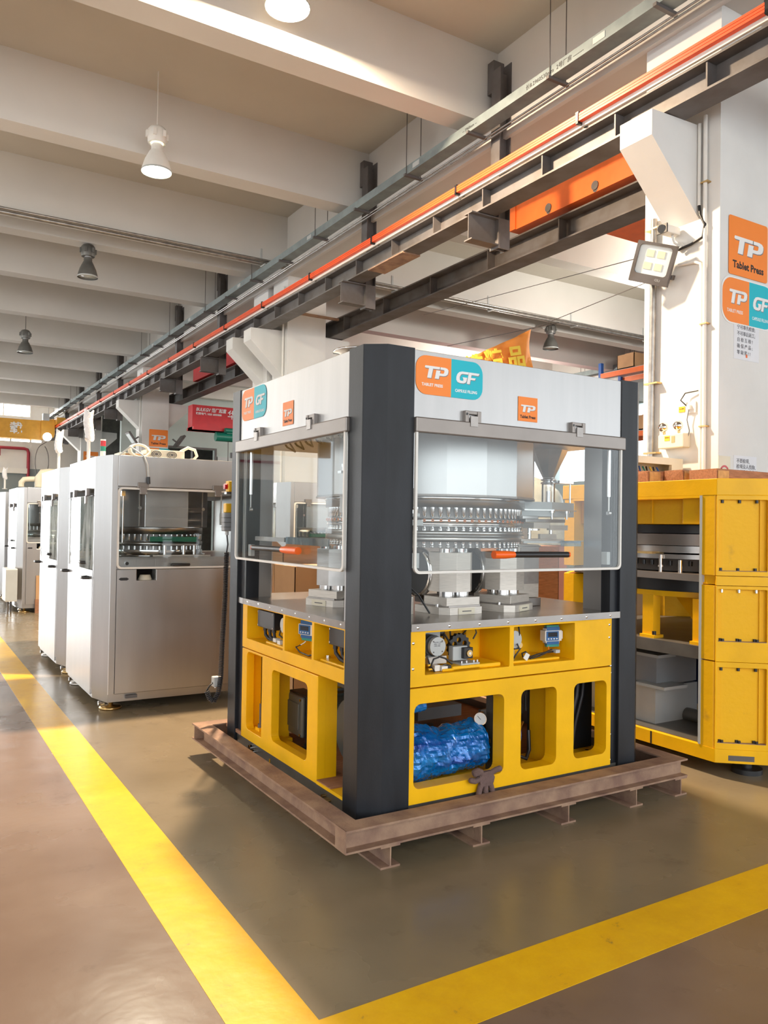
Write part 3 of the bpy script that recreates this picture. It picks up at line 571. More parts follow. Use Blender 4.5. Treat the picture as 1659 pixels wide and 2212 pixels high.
# emergency twin lamp
t = thing('emergency_light', 'cream emergency light box with two round lamps on the near column', 'emergency light', (5.95, 4.75, 2.24))
MB().box(5.90, 6.0, 4.61, 4.885, 2.235, 2.36).build('box', 'cream', t, .008)
for y in (4.84, 4.68):
    MB().lathe([(0, -.035), (.03, -.03), (.046, .0), (.046, .012), (0, .014)], 5.915, y, 18, 2.43, 'x').build('lamp_head', 'chrome', t); MB().cyl((5.93, y, 2.36), (5.93, y, 2.40), .012).build('lamp_neck', 'brass', t)
MB().box(5.897, 5.9, 4.755, 4.81, 2.30, 2.345).build('label', 'yb', t); MB().box(5.897, 5.9, 4.70, 4.735, 2.28, 2.34).build('switch', 'brass', t)
text('lettering', '安全出口', .012, (5.8965, 4.805, 2.325), (0, -1, 0), (0, 0, 1), 'sk', t)
t = thing('wall_socket', 'white wall socket with plug and black cable on the near column', 'socket', (5.98, 4.58, 2.56)); MB().box(5.985, 6.0, 4.55, 4.65, 2.54, 2.64).build('plate', 'offwhite', t); MB().box(5.955, 5.985, 4.59, 4.63, 2.57, 2.61).build('plug', 'offwhite', t)
MB().tube([(5.96, 4.62, 2.60), (5.95, 4.68, 2.66), (5.96, 4.64, 2.72), (5.98, 4.52, 2.73)], .006, 6).build('cable', 'blackp', t)
MB().tube([(5.96, 4.60, 2.57), (5.96, 4.62, 2.48), (5.97, 4.60, 2.38), (5.97, 4.63, 2.28), (5.97, 4.70, 2.27)], .005, 6).build('cable', 'shadowgrey', t)
t = thing('warning_label', 'small yellow warning label beside the wall socket', 'label', (5.995, 4.7, 2.57)); MB().box(5.995, 6.0, 4.67, 4.735, 2.56, 2.61).build('sheet', 'yb', t); text('lettering', '小心有电', .013, (5.9945, 4.73, 2.585), (0, -1, 0), (0, 0, 1), 'sk', t)
# conduits and flood lamps on the far columns
for y, lb in ((13.5, 'white pipe running down the double column'), (23.8, 'white pipe pair running down the far column with the orange sign')):
    t = thing('wall_conduit', lb, 'pipe', (5.97, y, 3)); MB().tube([(5.97, y, 5.9), (5.97, y, .5)], .022, 8).build('pipe', 'offwhite', t)
t = thing('wall_conduit', 'grey downpipe in the gap of the double column', 'pipe', (6.1, 14.18, 3)); MB().tube([(6.12, 14.18, 6.0), (6.12, 14.18, .5)], .06, 10).build('pipe', 'pipe', t)
for x, s, lb in ((5.72, 1, 'small floodlight on the left side of the far column'), (7.15, -1, 'dark floodlight seen from behind, right of the far column')):
    t = lthing('floodlight', lb, 'floodlight', (x, 23.75, 3.95)); t.rotation_euler = (0, s*math.radians(-35), 0)
    MB().box(-.03, .03, -.22, .22, -.2, .2).build('housing', 'dsteel', t); MB().box(-.036 if s > 0 else .031, -.031 if s > 0 else .036, -.17, .17, -.15, .15).build('lens', 'lens', t)
    MB().box(min(.03*s, .20*s), max(.03*s, .20*s), -.02, .02, -.1, -.06).build('bracket', 'dsteel', t)
# distribution box behind the planks on the near column
t = thing('distribution_box', 'open cream electrical box with wires behind the timber planks', 'electrical box', (5.7, 5.3, 1.85))
MB().plate([rr(5.25, 5.95, 1.70, 2.13), rr(5.36, 5.80, 1.74, 2.07)], 4.65, 4.68, 'y').box(5.25, 5.95, 4.68, 4.85, 1.70, 1.74).box(5.25, 5.95, 4.66, 4.85, 2.09, 2.13).box(5.25, 5.27, 4.66, 4.85, 1.70, 2.13).box(5.93, 5.95, 4.66, 4.85, 1.70, 2.13).box(5.25, 5.95, 4.84, 4.86, 1.70, 2.13).build('case', 'cream', t)
for k in range(7):
    x = 5.45+k*.045; MB().tube([(x, 4.75, 2.05), (x+.02*(-1)**k, 4.70, 1.95), (x+.015, 4.76, 1.85), (x, 4.74, 1.76)], .007, 6).build('wire', ['redlens', 'blue', 'green', 'blackp', 'yb', 'blackp', 'blue'][k], t)
MB().box(5.48, 5.62, 4.72, 4.80, 1.80, 2.0).build('breaker', 'blackp', t)
MB().box(5.30, 5.84, 4.72, 4.84, .0, 1.70).build('post', 'cream', t)
# ------------------------------------------------------------------ flag and line
t = thing('hanging_flag', 'orange flag with yellow characters hung from a line behind the main press', 'flag', (7.4, 9, 4.2))
m = MB(); nx, nz = 26, 20; vs = []
for i in range(nx+1):
    u = i/nx
    for j in range(nz+1):
        v = j/nz; x = 6.35+u*1.70; top = 3.70+.79*u**1.1; bot = 3.15
        z = bot+(top-bot)*v; y = 9.0+.045*math.sin(u*16+v*5)*u+.03*math.sin(u*34-v*9)
        vs.append((x, y, z))
fs = [(i*(nz+1)+j, (i+1)*(nz+1)+j, (i+1)*(nz+1)+j+1, i*(nz+1)+j+1) for i in range(nx) for j in range(nz)]
m.add(vs, fs, True); fo = m.build('cloth', 'flag', t); sm_ = fo.modifiers.new('thickness', 'SOLIDIFY'); sm_.thickness = .004
text('lettering', '品', .34, (7.52, 8.90, 3.84), (.96, 0, .22), (-.25, 0, .96), 'flagtxt', t, bold=.010, th=.006)
text('lettering', '精', .34, (7.12, 8.91, 3.74), (.96, 0, .22), (-.25, 0, .96), 'flagtxt', t, bold=.010, th=.006)
text('lettering', '造', .34, (6.78, 8.91, 3.62), (.96, 0, .22), (-.25, 0, .96), 'flagtxt', t, bold=.010, th=.006)
t = thing('flag_line', 'thin cord strung from the flag corner up to the near column', 'cord', (8, 9, 4.5))
MB().tube([(8.05, 9.0, 4.49), (8.2, 8.6, 4.52), (9.5, 13.2, 5.2)], .006, 5).tube([(8.05, 9.0, 4.49), (6.4, 5.2, 4.02)], .005, 5).build('cord', 'dsteel', t)
MB().tube([(8.9, 13.2, 5.75), (6.5, 5.3, 4.3)], .005, 5).build('cord', 'dsteel', t)
# ------------------------------------------------------------------ rack at the far right
t = thing('pallet_rack', 'blue and orange pallet rack seen between the main press and the near column', 'rack', (17, 15, 0))
for y in (13.2, 16.0):
    for x in (16.9, 17.7): MB().box(x, x+.10, y, y+.1, 0, 6.2).build('upright', 'blue', t)
    MB().prism([(16.95, 3.6), (17.75, 4.4), (17.75, 4.6), (16.95, 3.8)], y+.03, y+.07, 'y').prism([(16.95, 5.0), (17.75, 4.4), (17.75, 4.6), (16.95, 5.2)], y+.03, y+.07, 'y').build('brace', 'blue', t)
for z in (2.2, 4.0, 5.75):
    for x in (16.88, 17.78): MB().box(x, x+.05, 13.3, 16.0, z, z+.14).build('beam', 'orange', t)
    MB().box(16.95, 17.75, 13.35, 15.95, z+.14, z+.17).build('deck', 'lgrey', t)
bx = [('lidless grey bin on the top deck of the blue rack', 14.0, 5.93, 'lgrey'), ('cardboard box on the top deck of the blue rack', 15.2, 5.93, 'card'), ('brown carton on the middle deck of the blue rack', 14.6, 4.18, 'card'), ('cream crate on the lowest deck of the blue rack', 14.2, 2.38, 'cream')]
for lb, y, z, mm in bx:
    b = MB().box(17.0, 17.6, y-.3, y+.3, z, z+.03).box(17.0, 17.02, y-.3, y+.3, z, z+.4).box(17.58, 17.6, y-.3, y+.3, z, z+.4).box(17.0, 17.6, y-.3, y-.28, z, z+.4).box(17.0, 17.6, y+.28, y+.3, z, z+.4).box(17.0, 17.6, y-.3, y+.0, z+.4, z+.41).build('storage_box', mm); tag(b, lb, 'box')
# ================================================================== rusty skid under the main press
sk = thing('steel_skid', 'rusty welded steel I-beam skid under the main tablet press', 'steel skid', (2.7, 3.95, 0))
def rail_prof(c, z0, z1, w=.10, tf=.009, tw=.007):
    return [(c-w/2, z0), (c+w/2, z0), (c+w/2, z0+tf), (c+tw/2, z0+tf), (c+tw/2, z1-tf), (c+w/2, z1-tf), (c+w/2, z1), (c-w/2, z1), (c-w/2, z1-tf), (c-tw/2, z1-tf), (c-tw/2, z0+tf), (c-w/2, z0+tf)]
MB().prism(rail_prof(3.002, .1, .2), 1.635, 3.842, 'x').build('side_rail', 'rust', sk)
MB().prism(rail_prof(4.985, .1, .2), 1.635, 3.842, 'x').build('side_rail', 'rust', sk)
MB().prism([(1.640+a-1.640, z) for a, z in rail_prof(1.685, .1, .2)], 3.052, 4.935, 'y').build('end_rail', 'rust', sk)
MB().prism(rail_prof(3.792, .1, .2), 3.052, 4.935, 'y').build('end_rail', 'rust', sk)
for x in (1.86, 2.365, 2.925, 3.425, 3.79):
    m = MB().prism(rail_prof(x, 0, .0995), 2.955, 5.03, 'y'); m.build('cross_beam', 'rust', sk)
MB().box(1.634, 1.6365, 2.953, 3.05, .1, .2).build('corner_plate', 'rust', sk)
MB().box(1.64, 1.735, 2.99, 3.01, .1905, .1995).box(3.742, 3.84, 2.99, 3.01, .1905, .1995).build('corner_gusset', 'rust', sk)
# ================================================================== main tablet press
mp = thing('tablet_press', 'large tablet press with black corner columns, clear doors and bright yellow lower frame', 'machine', (2.715, 3.985, .1))
XL, YF, XR, YB_ = 1.80, 3.085, 3.63, 4.885
cx0, cy0 = 2.715, 3.985
def mirx(p): return [(2*cx0-a, b) for a, b in p]
def miry(p): return [(a, 2*cy0-b) for a, b in p]
cp = [(1.794, 3.285), (1.794, 3.148), (1.884, 3.079), (2.033, 3.079), (2.033, 3.16), (1.93, 3.285)]
for q in (cp, mirx(cp), miry(cp), miry(mirx(cp))):
    q = [p for p in q]
    if q is not cp:
        # the far corners stop short, with a recessed return strip
        q = [(max(min(a, 2*cx0-1.794), 1.794) if abs(a-(2*cx0-2.033)) > .001 else 3.418, b if abs(b-(2*cy0-3.285)) > .001 else 4.695) for a, b in q]
    MB().prism(q, .15, 2.33, 'z').build('corner_column', 'black', mp, .003)
MB().box(3.362, 3.42, 3.10, 3.2, .15, 2.0).build('column_return', 'black', mp)
MB().box(1.815, 1.9, 4.60, 4.70, .15, 2.0).build('column_return', 'black', mp)
inner8 = [(1.812, 3.27), (1.905, 3.14), (2.033, 3.097), (3.42, 3.097), (3.60, 3.16), (3.618, 4.69), (3.55, 4.86), (1.90, 4.873), (1.812, 4.69)]
MB().prism(inner8, .10, .2, 'z').build('base_plate', 'base', mp)
# yellow castings
lf = MB()
lf.plate([rr(2.031, 3.362, .20, .738), rr(2.061, 2.602, .268, .664, .035, 4), rr(2.714, 2.958, .264, .668, .035, 4), rr(3.083, 3.328, .268, .668, .035, 4)], 3.085, 3.172, 'y').build('lower_frame_front', 'yellow', mp, .003)
MB().plate([rr(3.569, 4.60, .20, .738), rr(3.686, 4.145, .28, .678, .035, 4), rr(4.288, 4.525, .262, .725, .035, 4, (0, 1, 1, 0))], 1.80, 1.850, 'x').build('lower_frame_side', 'yellow', mp, .003)
MB().box(1.945, 1.97, 4.27, 4.60, .21, .735).box(1.850, 1.945, 4.27, 4.285, .21, .735).box(1.85, 1.91, 4.56, 4.60, .21, .735).build('inner_panel', 'yellow', mp)
MB().box(1.846, 1.912, 3.5695, 3.61, .20, .738).build('frame_pillar', 'yellow', mp)
MB().box(1.850, 1.92, 3.60, 4.56, .20, .262).build('frame_rail', 'yellow', mp)
MB().box(2.30, 2.36, 4.30, 4.42, .21, .735).build('inner_post', 'yellow', mp)
MB().cyl((2.42, 4.62, .222), (2.42, 4.62, .70), .11, 20).build('insulated_pipe', 'wood2', mp)
MB().box(1.905, 3.60, 3.175, 3.42, .20, .222).build('frame_floor', 'yellow', mp)
MB().box(1.802, 3.60, 3.42, 4.86, .20, .221).build('oily_floor', 'wood', mp)
MB().box(1.80, 2.03, 3.28, 3.57, .20, .216).build('frame_sill', 'yellow', mp)
MB().plate([rr(3.22, 4.86, .20, .738), rr(3.3, 3.8, .27, .66, .035), rr(4.0, 4.6, .27, .66, .035)], 3.50, 3.60, 'x').build('lower_frame_side', 'base', mp)
MB().plate([rr(1.95, 3.50, .20, .738), rr(2.05, 2.6, .27, .66, .035), rr(2.75, 3.3, .27, .66, .035)], 4.78, 4.86, 'y').build('lower_frame_back', 'base', mp)
uf = MB()
uf.plate([rr(2.031, 3.362, .745, 1.005), rr(2.118, 2.633, .797, .996, .004), rr(2.660, 3.083, .797, .994, .004)], 3.085, 3.105, 'y').build('upper_frame_front', 'yellow', mp, .002)
MB().plate([rr(3.28, 4.60, .745, 1.005), rr(3.30, 3.621, .812, .998, .004), rr(3.645, 3.980, .808, .998, .004), rr(4.003, 4.530, .803, 1.0, .004)], 1.80, 1.82, 'x').build('upper_frame_side', 'yellow', mp, .002)
m = MB()    # bay linings
m.box(2.105, 3.10, 3.33, 3.345, .75, 1.0).box(2.103, 2.118, 3.105, 3.33, .78, 1.0).box(2.6335, 2.6595, 3.105, 3.33, .78, 1.0).box(3.083, 3.10, 3.105, 3.33, .78, 1.0).box(2.1, 3.1, 3.105, 3.34, .782, .7965)
m.box(1.955, 1.97, 3.345, 4.55, .75, 1.0).box(1.82, 1.96, 3.621, 3.645, .78, 1.0).box(1.82, 1.96, 3.980, 4.003, .78, 1.0).box(1.82, 1.96, 4.53, 4.545, .78, 1.0).box(1.82, 1.96, 3.29, 4.545, .785, .80)
m.prism([(1.82, 3.28), (1.93, 3.16), (2.033, 3.105), (3.58, 3.105), (3.60, 4.86), (1.9, 4.86), (1.82, 4.6)], .742, .760, 'z')
m.build('bay_lining', 'yellow', mp)
m = MB(); m.box(2.30, 2.60, 3.112, 3.3, .797, .818).box(2.24, 2.47, 3.112, 3.3, .797, .810).build('casting_step', 'yellow', mp, .006)
MB().box(2.66, 3.02, 3.13, 3.3, .797, .812).build('casting_step', 'yellow', mp, .006)
MB().box(1.825, 1.93, 3.33, 3.60, .80, .82).build('casting_step', 'yellow', mp, .006)
MB().box(1.825, 1.93, 4.05, 4.30, .80, .815).build('casting_step', 'yellow', mp, .006)
# table plate with edge screws
tb = MB().prism([(1.795, 3.285), (1.90, 3.285), (1.93, 3.17), (2.033, 3.16), (2.033, 3.078), (3.42, 3.078), (3.60, 3.15), (3.62, 4.86), (1.82, 4.87), (1.795, 4.60)], 1.005, 1.04, 'z').build('table_plate', 'tbl', mp)
sc = meshof(MB().lathe([(0, .002), (.006, .0015), (.0075, 0)], 0, 0, 10, 0, 'z'), 'screw', 'chrome')
for k in range(8): share('screw', sc, tb, (2.07+k*.182, 3.078, 1.022), rot=(PI/2, 0, 0))
for k in range(8): share('screw', sc, tb, (1.796, 3.33+k*.17, 1.022), rot=(0, -PI/2, 0))
for x, z in ((2.05, .95), (2.05, .83), (3.345, .97), (3.345, .90)): share('screw', sc, mp, (x, 3.0845, z), rot=(PI/2, 0, 0))
for z in (.74, .70, .36, .22): share('screw', sc, mp, (3.375, 3.099, z), rot=(PI/2, 0, 0))
# ------------ upper cabinet
def panel_steel(m, n): return m.build(n, 'steel', mp, .002)
panel_steel(MB().box(2.033, 3.418, 3.085, 3.095, 2.0, 2.325), 'cabinet_panel')
panel_steel(MB().box(1.80, 1.81, 3.285, 4.695, 2.0, 2.325), 'cabinet_panel')
panel_steel(MB().box(3.62, 3.63, 3.285, 4.695, 2.0, 2.325), 'cabinet_panel')
panel_steel(MB().box(2.033, 3.418, 4.875, 4.885, 2.0, 2.325), 'cabinet_panel')
MB().prism(inner8, 2.312, 2.322, 'z').build('cabinet_top', 'steel', mp)
MB().prism(inner8, 1.985, 2.0, 'z').build('cabinet_floor', 'mach', mp)
MB().box(2.031, 3.432, 3.058, 3.092, 1.935, 2.008).build('door_header', 'taupe', mp, .006)
MB().box(1.774, 1.806, 3.272, 4.718, 1.938, 2.010).build('door_header', 'taupe', mp, .006)
# hinges
def hinge_f(x):
    m = MB(); m.box(x-.048, x-.026, 3.062, 3.086, 2.0, 2.062).box(x+.026, x+.048, 3.062, 3.086, 2.0, 2.062).box(x-.026, x+.026, 3.066, 3.086, 2.045, 2.062)
    h = m.build('hinge', 'taupe', mp, .002); MB().box(x-.022, x+.022, 3.054, 3.062, 1.985, 2.035).build('hinge_leaf', 'dull', h); MB().cyl((x-.04, 3.06, 2.045), (x-.04, 3.0615, 2.045), .006).build('hinge_screw', 'blackp', h)
def hinge_s(y):
    m = MB(); m.box(1.777, 1.801, y-.048, y-.026, 2.0, 2.062).box(1.777, 1.801, y+.026, y+.048, 2.0, 2.062).box(1.781, 1.801, y-.026, y+.026, 2.045, 2.062)
    h = m.build('hinge', 'taupe', mp, .002); MB().box(1.769, 1.777, y-.022, y+.022, 1.985, 2.035).build('hinge_leaf', 'dull', h); MB().cyl((1.775, y+.04, 2.045), (1.7765, y+.04, 2.045), .006).build('hinge_screw', 'blackp', h)
hinge_f(2.367); hinge_f(3.075); hinge_s(4.375); hinge_s(3.665)
# stickers
emblem_pair(mp, (2.040, 3.0835, 2.120), (1, 0, 0), (0, 0, 1), .396, .185)
emblem_tp(mp, (2.667, 3.0835, 2.042), (1, 0, 0), (0, 0, 1), .130, .125)
emblem_pair(mp, (1.7985, 4.676, 2.128), (0, -1, 0), (0, 0, 1), .388, .190)
emblem_tp(mp, (1.7985, 4.051, 2.040), (0, -1, 0), (0, 0, 1), .138, .130)
# ------------ doors
def door(P, a0, a1, z0, z1, nm='door'):
    # P maps (a, depth, z) to world
    g = MB(); o = rr(a0, a1, z0, z1, .03, 5, (1, 1, 0, 0)); g.plate([o], 0, .005, 'y'); g.v = [P(*v) for v in g.v]; d = g.build('door_pane', 'glass', mp)
    t = MB(); i_ = rr(a0+.012, a1-.012, z0+.014, z1, .022, 5, (1, 1, 0, 0)); t.plate([o, i_], -.006, .010, 'y'); t.v = [P(*v) for v in t.v]; t.build('door_edge', 'offwhite', d, .003)
    return d
PF = lambda a, d, z: (a, 3.068+d, z)
PS = lambda a, d, z: (1.784+d, a, z)
df = door(PF, 2.034, 3.408, 1.274, 1.94); ds = door(PS, 3.287, 4.705, 1.275, 1.945)
def grip(parent, p0, p1, pm, name='door_handle'):
    p0, p1, pm = Vector(p0), Vector(p1), Vector(pm)
    h = MB().cyl(pm, p1, .0155, 14).build(name, 'blackp', parent)
    d = (pm-p0).normalized()
    MB().tube([p0, p0+d*.004, pm-d*.03, pm+d*.02], lambda t: .0200 if t < .7 else .0160, 14).build('grip_sleeve', 'orangegrip', h)
    MB().cyl(p1, p1+d*.010, .0145, 14).build('end_cap', 'orangegrip', h)
    return h
grip(df, (2.49, 3.046, 1.362), (2.985, 3.046, 1.360), (2.60, 3.046, 1.362))
grip(ds, (1.762, 3.745, 1.359), (1.762, 4.36, 1.357), (1.762, 3.93, 1.359))
for q in ((2.52, 3.058, 1.362), (2.95, 3.058, 1.36)): MB().cyl((q[0], 3.046, q[2]), (q[0], 3.068, q[2]), .006).build('handle_post', 'chrome', df)
for q in (3.78, 4.32): MB().cyl((1.762, q, 1.358), (1.784, q, 1.358), .006).build('handle_post', 'chrome', ds)
# gas struts
def strut(x, y, z1, z0, parent):
    s = MB().cyl((x, y, z1), (x, y, z0+.09), .0105, 14).build('gas_strut', 'chrome', parent); MB().cyl((x, y, z0+.09), (x, y, z0), .005, 10).build('strut_rod', 'mach', s); MB().cyl((x-.008, y, z0), (x+.01, y, z0), .012, 12).build('strut_eye', 'chrome', s); return s
strut(3.345, 3.10, 1.935, 1.585, mp); strut(2.048, 3.10, 1.935, 1.585, mp); strut(1.83, 4.58, 1.935, 1.585, mp)
for x in (3.375, 3.392): MB().box(x, x+.010, 3.10, 3.12, 1.285, 1.985).build('door_channel', 'lgrey', mp)
for y in (4.62, 4.645): MB().box(1.812, 1.826, y, y+.012, 1.285, 1.985).build('door_channel', 'lgrey', mp)
# corner claddings in stainless
MB().box(3.36, 3.60, 3.165, 3.30, 1.04, 1.985).build('corner_cladding', 'steel', mp)
MB().prism([(1.822, 4.69), (1.822, 4.62), (1.99, 4.62), (2.03, 4.70), (2.03, 4.84), (1.9, 4.84)], 1.04, 1.985, 'z').build('corner_cladding', 'steel', mp)
MB().box(3.30, 3.60, 4.55, 4.84, 1.04, 1.985).build('corner_cladding', 'steel', mp)
MB().prism([(1.83, 3.36), (1.83, 3.29), (1.95, 3.26), (2.03, 3.17), (2.06, 3.17), (2.09, 3.2), (2.09, 3.33), (1.9, 3.36)], 1.04, 1.985, 'z').build('corner_cladding', 'steel', mp)
# interlock boxes at the door foot
MB().box(2.045, 2.085, 3.10, 3.14, 1.30, 1.37).build('interlock', 'lgrey', mp); MB().box(3.335, 3.36, 3.10, 3.14, 1.30, 1.37).build('interlock', 'lgrey', mp)
MB().box(1.815, 1.84, 4.53, 4.57, 1.30, 1.37).build('interlock', 'lgrey', mp)
# ------------ turret
tx, ty = 2.715, 3.985
oct_ = lambda r, ph=PI/8: [(tx+r*math.cos(ph+k*PI/4), ty+r*math.sin(ph+k*PI/4)) for k in range(8)]
hs = MB().prism([(tx+.66*math.cos(k*PI/9+.10), ty+.66*math.sin(k*PI/9+.10)) for k in range(18)], 1.665, 1.985, 'z').build('drum_housing', 'steel2', mp)
MB().prism([(tx+.665*math.cos(k*PI/9+.10), ty+.665*math.sin(k*PI/9+.10)) for k in range(18)], 1.657, 1.668, 'z').build('housing_rim', 'taupe', hs)
tu = MB()
tu.lathe([(.60, 1.655), (.60, 1.600), (.54, 1.600), (.54, 1.655)], tx, ty, 96, 0)
tu.build('cam_ring', 'mach', mp)
MB().lathe([(.605, 1.652), (.605, 1.640), (.601, 1.64)], tx, ty, 96, 0).build('cam_ring_lip', 'chrome', mp)
MB().cyl((tx, ty, 1.38), (tx, ty, 1.66), .50, 72).build('turret_core', 'dull', mp)
dt = MB().lathe([(.585, 1.541), (.594, 1.539), (.594, 1.519), (.590, 1.518), (.590, 1.504), (.594, 1.503), (.594, 1.497), (.50, 1.496), (.50, 1.541)], tx, ty, 96, 0).build('die_table', 'chrome', mp)
lr = MB().lathe([(.585, 1.475), (.598, 1.473), (.598, 1.452), (.588, 1.450), (.588, 1.446), (.598, 1.444), (.598, 1.415), (.50, 1.413), (.50, 1.475)], tx, ty, 96, 0).build('punch_guide_ring', 'mach', mp)
NP = 84
up_m = meshof(MB().lathe([(.0125, .055), (.0125, .012), (.0105, .010), (.0105, .004), (.006, 0)], 0, 0, 10, 0), 'punch', 'chrome')
md_m = meshof(MB().lathe([(.006, .0225), (.008, .018), (.0115, .017), (.0115, 0)], 0, 0, 10, 0), 'punch', 'chrome')
lo_m = meshof(MB().lathe([(.0115, .033), (.0085, .022), (.0085, .012), (.0115, .010), (.0115, .003), (.008, 0)], 0, 0, 10, 0), 'punch', 'chrome')
sc_m = meshof(MB().lathe([(.0075, .002), (.0075, .0), ], 0, 0, 10, 0), 'die_screw', 'so'); sc_i = meshof(MB().lathe([(.004, .003), (.004, .0)], 0, 0, 8, 0), 'screw_socket', 'dsteel')
for k in range(NP):
    a = 2*PI*k/NP; ca, sa = math.cos(a), math.sin(a)
    if -2.95 < a-2*PI*(a > PI) < .75 or a > 2.5:
        share('punch', up_m, mp, (tx+.575*ca, ty+.575*sa, 1.545)); share('punch', md_m, mp, (tx+.575*ca, ty+.575*sa, 1.475))
        share('punch', lo_m, mp, (tx+.572*ca, ty+.572*sa, 1.381))
        share('die_screw', sc_m, dt, (tx+.5945*ca, ty+.5945*sa, 1.529), rot=(0, PI/2, a)); share('screw_socket', sc_i, dt, (tx+.5945*ca, ty+.5945*sa, 1.529), rot=(0, PI/2, a))
# compression stations: octagonal blocks on shafts with rollers
def station(x, y, rot, w=.115, ztop=1.372, pale=True, rz=None):
    Mr = Matrix.Translation((x, y, 0)) @ Matrix.Rotation(rot if rz is None else rz, 4, 'Z')
    Mx = Matrix.Translation((x, y, 0)) @ Matrix.Rotation(rot, 4, 'Z')
    oc8 = [(w*1.08*math.cos(PI/8+k*PI/4), w*1.08*math.sin(PI/8+k*PI/4)) for k in range(8)]
    s = MB().prism(oc8, 1.155, ztop-.012, 'z').xform(Mx).build('pressure_block', 'pale' if pale else 'mach', mp, .002)
    for dx in (-.055, .05): MB().cyl((dx, -.03, ztop-.014), (dx, -.03, ztop+.008), .036, 20).xform(Mx).build('cap_nut', 'chrome', s)
    MB().cyl((-.05, -.03, 1.125), (-.05, -.03, 1.157), .042, 20).cyl((.05, -.03, 1.125), (.05, -.03, 1.157), .042, 20).cyl((0, .05, 1.125), (0, .05, 1.157), .04, 20).xform(Mx).build('guide_post', 'chrome', s)
    MB().prism([(-w, -w), (w, -w), (w, .08), (.07, .14), (-.07, .14), (-w, .08)], 1.085, 1.127, 'z').xform(Mx).build('bearing_block', 'pale', s, .002)
    MB().prism([(-w*1.3, -w*.8), (-w*.95, -w*1.22), (w*.95, -w*1.22), (w*1.3, -w*.8), (w*1.3, .12), (-w*1.3, .12)], 1.0405, 1.078, 'z').xform(Mx).build('foot_plate', 'pale', s, .002)
    MB().box(-w*.95, w*.95, -w*1.1, .12, 1.075, 1.087).xform(Mx).build('shim_plate', 'dull', s)
    tg = MB().box(-.055, .055, -w*1.22-.004, -w*1.22, 1.043, 1.074).xform(Mx).build('name_tag', 'cream', s)
    MB().box(-.03, .03, -w*1.22-.0055, -w*1.22-.004, 1.056, 1.061).xform(Mx).build('tag_slot', 'dsteel', s)
    for dx in (-.125, .125):
        MB().cyl((dx, -.05, 1.078), (dx, -.05, 1.092), .010, 6).xform(Mx).build('hex_bolt', 'chrome', s)
    # pressure roller on edge behind the block
    ox = -.085
    r = MB().lathe([(.0, -.018), (.128, -.018), (.134, -.012), (.134, .012), (.128, .018), (0, .018)], ox-.02, .15, 40, 1.25, 'x').xform(Mr).build('pressure_roller', 'chrome', s)
    MB().lathe([(.118, -.021), (.118, .021)], ox-.02, .15, 40, 1.25, 'x').xform(Mr).build('roller_cheek', 'blackp', s)
    MB().box(ox+.02, ox+.06, .17, .23, 1.08, 1.36).xform(Mr).build('roller_arm', 'dsteel', s)
    return s
station(2.520, 3.445, .05, .112); station(2.875, 3.44, math.radians(22), .112, pale=True, rz=0)
station(2.14, 4.03, math.radians(-72), .112, pale=False); station(2.55, 4.6, math.radians(180), .11, pale=False)
# vertical pale block and feeder on the right
MB().box(3.06, 3.22, 3.52, 3.68, 1.09, 1.40).build('feeder_pillar', 'pale', mp, .002); MB().box(3.05, 3.22, 3.50, 3.70, 1.041, 1.088).box(3.055, 3.225, 3.51, 3.69, 1.385, 1.395).build('pillar_foot', 'mach', mp, .002)
MB().box(3.075, 3.215, 3.515, 3.52, 1.17, 1.38).build('pillar_cover', 'dull', mp)
MB().box(3.03, 3.40, 3.50, 3.72, 1.418, 1.432).build('feeder_shelf', 'pale', mp)
MB().box(3.21, 3.34, 3.50, 3.52, 1.434, 1.462).build('feeder_shelf', 'pale', mp)
fd = MB().prism([(3.05, 3.62), (3.30, 3.50), (3.54, 3.56), (3.54, 3.86), (3.30, 3.92), (3.12, 3.86)], 1.565, 1.652, 'z').build('feeder_body', 'lgrey', mp, .004)
MB().prism([(3.04, 3.61), (3.31, 3.49), (3.55, 3.55), (3.55, 3.87), (3.3, 3.93), (3.11, 3.87)], 1.60, 1.608, 'z').build('feeder_seam', 'mach', fd)
MB().box(3.07, 3.38, 3.47, 3.60, 1.530, 1.55).box(3.02, 3.14, 3.44, 3.58, 1.548, 1.566).build('feeder_clamp_bar', 'mach', fd, .002)
for x, y in ((3.30, 3.50), (3.42, 3.50)):
    MB().cyl((x, y, 1.55), (x, y, 1.59), .007, 10).cyl((x, y, 1.588), (x, y, 1.600), .018, 8).build('thumb_screw', 'chrome', fd)
MB().box(3.14, 3.27, 3.48, 3.60, 1.495, 1.528).box(3.26, 3.40, 3.47, 3.50, 1.485, 1.515).build('feeder_bracket', 'pale', fd)
for x in (3.16, 3.33): MB().cyl((x, 3.54, 1.432), (x, 3.54, 1.50), .011, 12).build('shelf_post', 'chrome', fd)
MB().cyl((3.20, 3.54, 1.482), (3.20, 3.54, 1.492), .032, 14).build('adjusting_wheel', 'chrome', fd)
